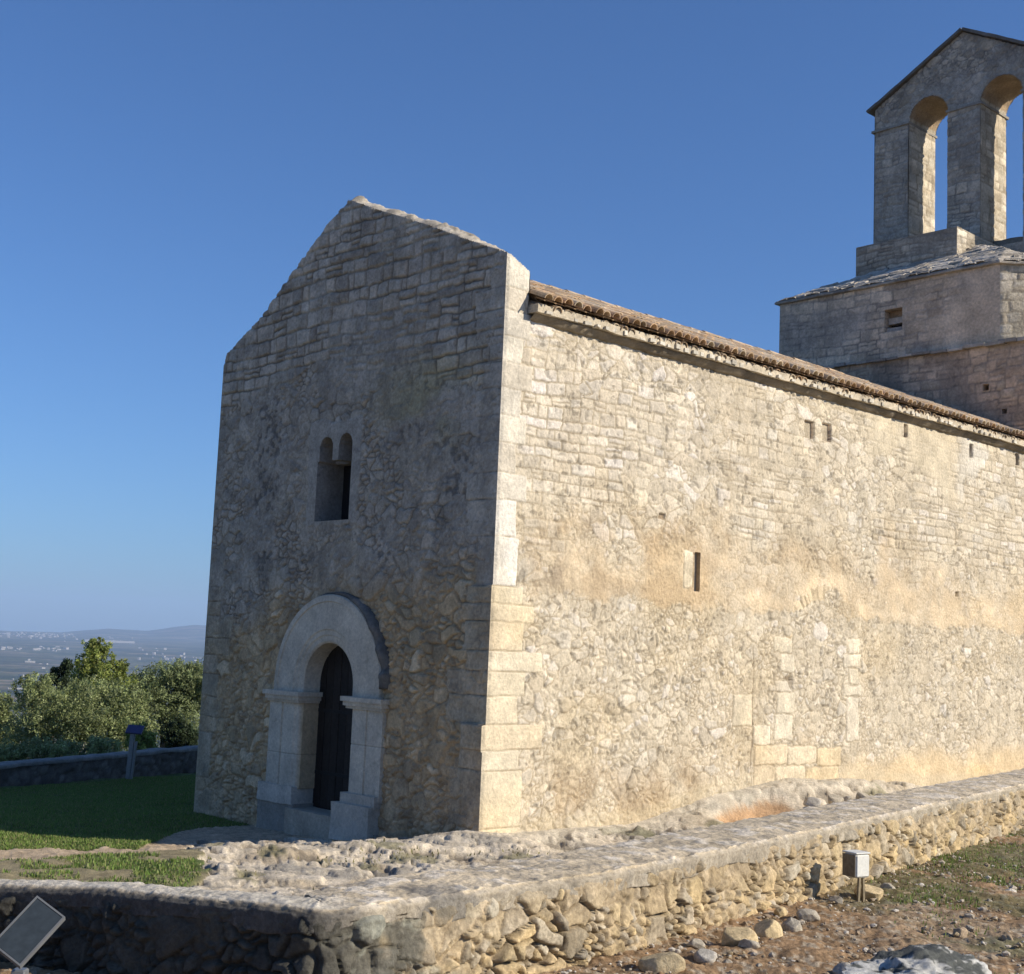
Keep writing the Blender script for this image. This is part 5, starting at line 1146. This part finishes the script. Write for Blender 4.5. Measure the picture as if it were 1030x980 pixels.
mk('tree',96,49,[(97,668,18,24,0,1.3),(84,690,26,20,.4,1.3),(112,690,26,22,-.3,1.3),(66,706,22,18,.2,1.1),(124,706,24,20,.3,1.2),(97,653,10,12,0,.5),(120,676,12,13,0,.6),(98,712,32,22,-.4,1.4)],30000,.105,BRT,'tall bright green tree with a pale slender trunk rising above the bushes',trunk=.10,bark=M_PALEBARK,seed=61,trunk_to=(0,-.6,4.6))
mk('olive_bush',80,44,[(48,706,28,24,0,1.3),(75,722,36,28,-.4,1.7),(108,726,36,28,-.5,1.6),(134,732,30,26,0,1.3),(42,738,30,24,0,1.2),(35,694,18,16,.3,.7),(92,702,28,20,.5,1.1),(135,706,20,18,.3,.9)],46000,.09,OLV,'broad grey-green olive bush spreading before the tall bright tree',seed=62,trunk=.12)
mk('olive_bush',4,52,[(0,735,26,30,0,1.2),(-14,712,24,30,0,1.),(16,748,22,22,0,.9),(10,712,13,13,0,.4)],24000,.10,OLV,'olive-green bush cut by the left edge of the picture',seed=63)
mk('olive_bush',172,52,[(172,688,30,22,0,1.4),(198,694,24,26,.3,1.3),(148,696,24,24,0,1.2),(184,678,22,13,0,.8),(160,720,30,26,-.3,1.4),(190,722,24,26,-.2,1.2),(206,688,18,22,0,.9)],38000,.10,[(.24,.28,.13),(.27,.31,.15),(.20,.24,.11)],'grey-green olive tree standing against the left edge of the chapel front',seed=64)
mk('dark_shrub',186,43,[(186,740,15,17,0,1.2),(197,748,12,13,0,.8)],8000,.09,DRK,'dark green rounded shrub beside the chapel, below the grey-green olive tree',seed=65,cat='shrub')
mk('young_pine',64,47,[(68,672,6,9,0,.7),(58,680,5,7,0,.5),(66,690,9,10,0,.7)],2600,.12,DRK,'dark pointed pine top showing left of the tall bright tree',seed=66,spiky=1.2,cat='tree')
mk('leafy_bush',140,40,[(148,742,14,14,0,1),(158,752,10,10,0,.7)],4200,.10,BRT,'small yellow-green bush behind the blue-topped post',seed=67,cat='bush')
mk('leafy_bush',60,39,[(40,756,24,12,0,1),(75,757,26,11,0,1),(108,754,24,12,0,1),(12,760,20,10,0,.8)],9000,.10,OLV,'low grey-green bush in a line along the parapet',seed=68,cat='bush')

# ------------------------------------------------------------------ FAR TOWN
M_TOWN=plain_mat('far_plaster',(.33,.31,.28),.9,var=.1,sc=.05,bump=0); M_TROOF=plain_mat('far_roof',(.30,.2,.14),.9,var=.1,sc=.05,bump=0)
def on_terrain(px,py):
    d=cam_ray(px,py); d=d/math.hypot(d[0],d[1]); rs=np.geomspace(300,13500,900); zr=far_z(rs); zz=CZ+d[2]*rs; k=np.nonzero(zz<=zr)[0]
    r=rs[k[0]] if len(k) else 13000.; return d[0]*r,d[1]*r,r
def house_mesh(w,d,h,gable):
    mb=MB(); mb.box((-w/2,-d/2,-6),(w,0,0),(0,d,0),(0,0,h+6),(.6,.6,.6))
    if gable:
        z=h; r=h+w*.16; V=[(-w/2-.4,-d/2-.4,z),(w/2+.4,-d/2-.4,z),(0,-d/2-.4,r),(-w/2-.4,d/2+.4,z),(w/2+.4,d/2+.4,z),(0,d/2+.4,r)]
        mb.add(V,[[0,1,2,2],[4,3,5,5],[0,2,5,3],[1,4,5,2]],(.5,.4,.3))
    return mb
rr=np.random.default_rng(71); protos=[]
for k in range(5):
    o=house_mesh(rr.uniform(14,26),rr.uniform(10,16),rr.uniform(7,13),k%2).build('town_house',M_TOWN); protos.append(o)
spots=[]
for k in range(130):
    spots.append((rr.uniform(-6,84) if k%3 else rr.normal(48,14),rr.normal(639.5,1.8)))
for k in range(34): spots.append((rr.uniform(-4,76),653.5+rr.normal(0,1.0)))
for k in range(16): spots.append((rr.uniform(142,201),662+rr.normal(0,2.0)))
for k in range(14): spots.append((rr.uniform(-4,60),rr.uniform(658,700)))
for k in range(14): spots.append((rr.uniform(130,204),rr.uniform(652,672)))
for k in range(16): spots.append((rr.uniform(84,135),rr.normal(642,2)))
for i,(px,py) in enumerate(spots):
    src=protos[i%5]; o=src if i<5 else src.copy()
    if i>=5: COL.objects.link(o)
    x,y,r=on_terrain(px,py); o.location=(x,y,float(far_z(np.array([r]))[0])-1); o.rotation_euler=(0,0,rr.uniform(0,3.1)); sc=rr.uniform(.35,.9)*(1 if r>6000 else .6); o.scale=(sc*rr.uniform(.8,1.8),sc,sc*rr.uniform(.8,1.4))
    tag(o,'tiny pale building among others far off in the hazy valley','building','pale buildings of the far valley')
for (px,py,w,d,h,lab) in ((110,646.5,300,70,15,'long low white warehouse just right of the far town'),(193,644,110,80,20,'white warehouse standing alone near the chapel edge at the foot of the hills'),(30,667,60,30,10,'single white building on the valley plain below the town'),(18,693,120,40,4,'long pale greenhouse in the fields at the left edge'),(14,720,40,18,4,'low whitish shed in the near fields beside the bushes'),(137,679,70,40,10,'white building showing right of the tall bright tree')):
    x,y,r=on_terrain(px,py); o=house_mesh(w*r/9000.*1.,d*r/9000.,h*(.5+.5*r/9000.),0).build('warehouse',M_TOWN); o.location=(x,y,float(far_z(np.array([r]))[0])-1); o.rotation_euler=(0,0,-math.atan2(x,y)+.1); tag(o,lab,'building')

# ------------------------------------------------------------------ HAZE
def haze():
    m=bpy.data.materials.new('haze_air'); m.use_nodes=True; nt=m.node_tree; nt.nodes.clear(); out=nt.nodes.new('ShaderNodeOutputMaterial'); v=nt.nodes.new('ShaderNodeVolumePrincipled')
    v.inputs['Color'].default_value=(.50,.68,1.0,1); v.inputs['Density'].default_value=HAZE_D; v.inputs['Anisotropy'].default_value=0.; nt.links.new(v.outputs[0],out.inputs['Volume'])
    mb=MB(); E=17500; mb.box((-E,-E,-190),(2*E,0,0),(0,2*E,0),(0,0,190+420),(1,1,1)); o=mb.build('haze',m); tag(o,'pale blue haze lying over the valley','haze',kind='stuff')
HAZE_D=7.8e-5
haze()

# ------------------------------------------------------------------ LIGHT, SKY, CAMERA
w=bpy.data.worlds.new('World'); scene.world=w; w.use_nodes=True; nt=w.node_tree; bg=nt.nodes['Background']
sk=nt.nodes.new('ShaderNodeTexSky'); sk.sky_type='NISHITA'; sk.sun_disc=False; sk.sun_elevation=SUN_EL; sk.sun_rotation=math.atan2(SUN[0],SUN[1]); sk.altitude=350; sk.air_density=1.0; sk.dust_density=1.0; sk.ozone_density=5.0
tn=nt.nodes.new('ShaderNodeMix'); tn.data_type='RGBA'; tn.blend_type='MULTIPLY'; tn.inputs['Factor'].default_value=1.0; tn.inputs[7].default_value=(.56,.775,1.02,1)   # deep clear autumn blue
nt.links.new(sk.outputs[0],tn.inputs[6]); nt.links.new(tn.outputs[2],bg.inputs[0]); bg.inputs[1].default_value=.10
sl=bpy.data.lights.new('sun','SUN'); sl.energy=4.9; sl.angle=R(.53); sl.color=(1.0,.905,.75); so=bpy.data.objects.new('sun',sl); COL.objects.link(so)
from mathutils import Vector, Matrix
so.rotation_euler=Vector((-SUN).tolist()).to_track_quat('-Z','Y').to_euler(); so.location=(30,0,40)
cd=bpy.data.cameras.new('camera'); cam=bpy.data.objects.new('camera',cd); COL.objects.link(cam); scene.camera=cam
cd.sensor_fit='HORIZONTAL'; cd.sensor_width=36.; cd.lens=f_px/1030.*36.; cd.clip_start=.1; cd.clip_end=60000
M=Matrix(((CR[0],CU[0],-fw[0],0),(CR[1],CU[1],-fw[1],0),(CR[2],CU[2],-fw[2],CZ),(0,0,0,1))); cam.matrix_world=M
scene.view_settings.view_transform='Standard'; scene.view_settings.look='None'; scene.view_settings.exposure=0.40; scene.view_settings.gamma=1.0
scene.render.engine='CYCLES'; cy=scene.cycles; cy.use_denoising=True; cy.max_bounces=6; cy.diffuse_bounces=3; cy.glossy_bounces=2; cy.transmission_bounces=3; cy.volume_bounces=1; cy.transparent_max_bounces=4; cy.caustics_reflective=False; cy.caustics_refractive=False
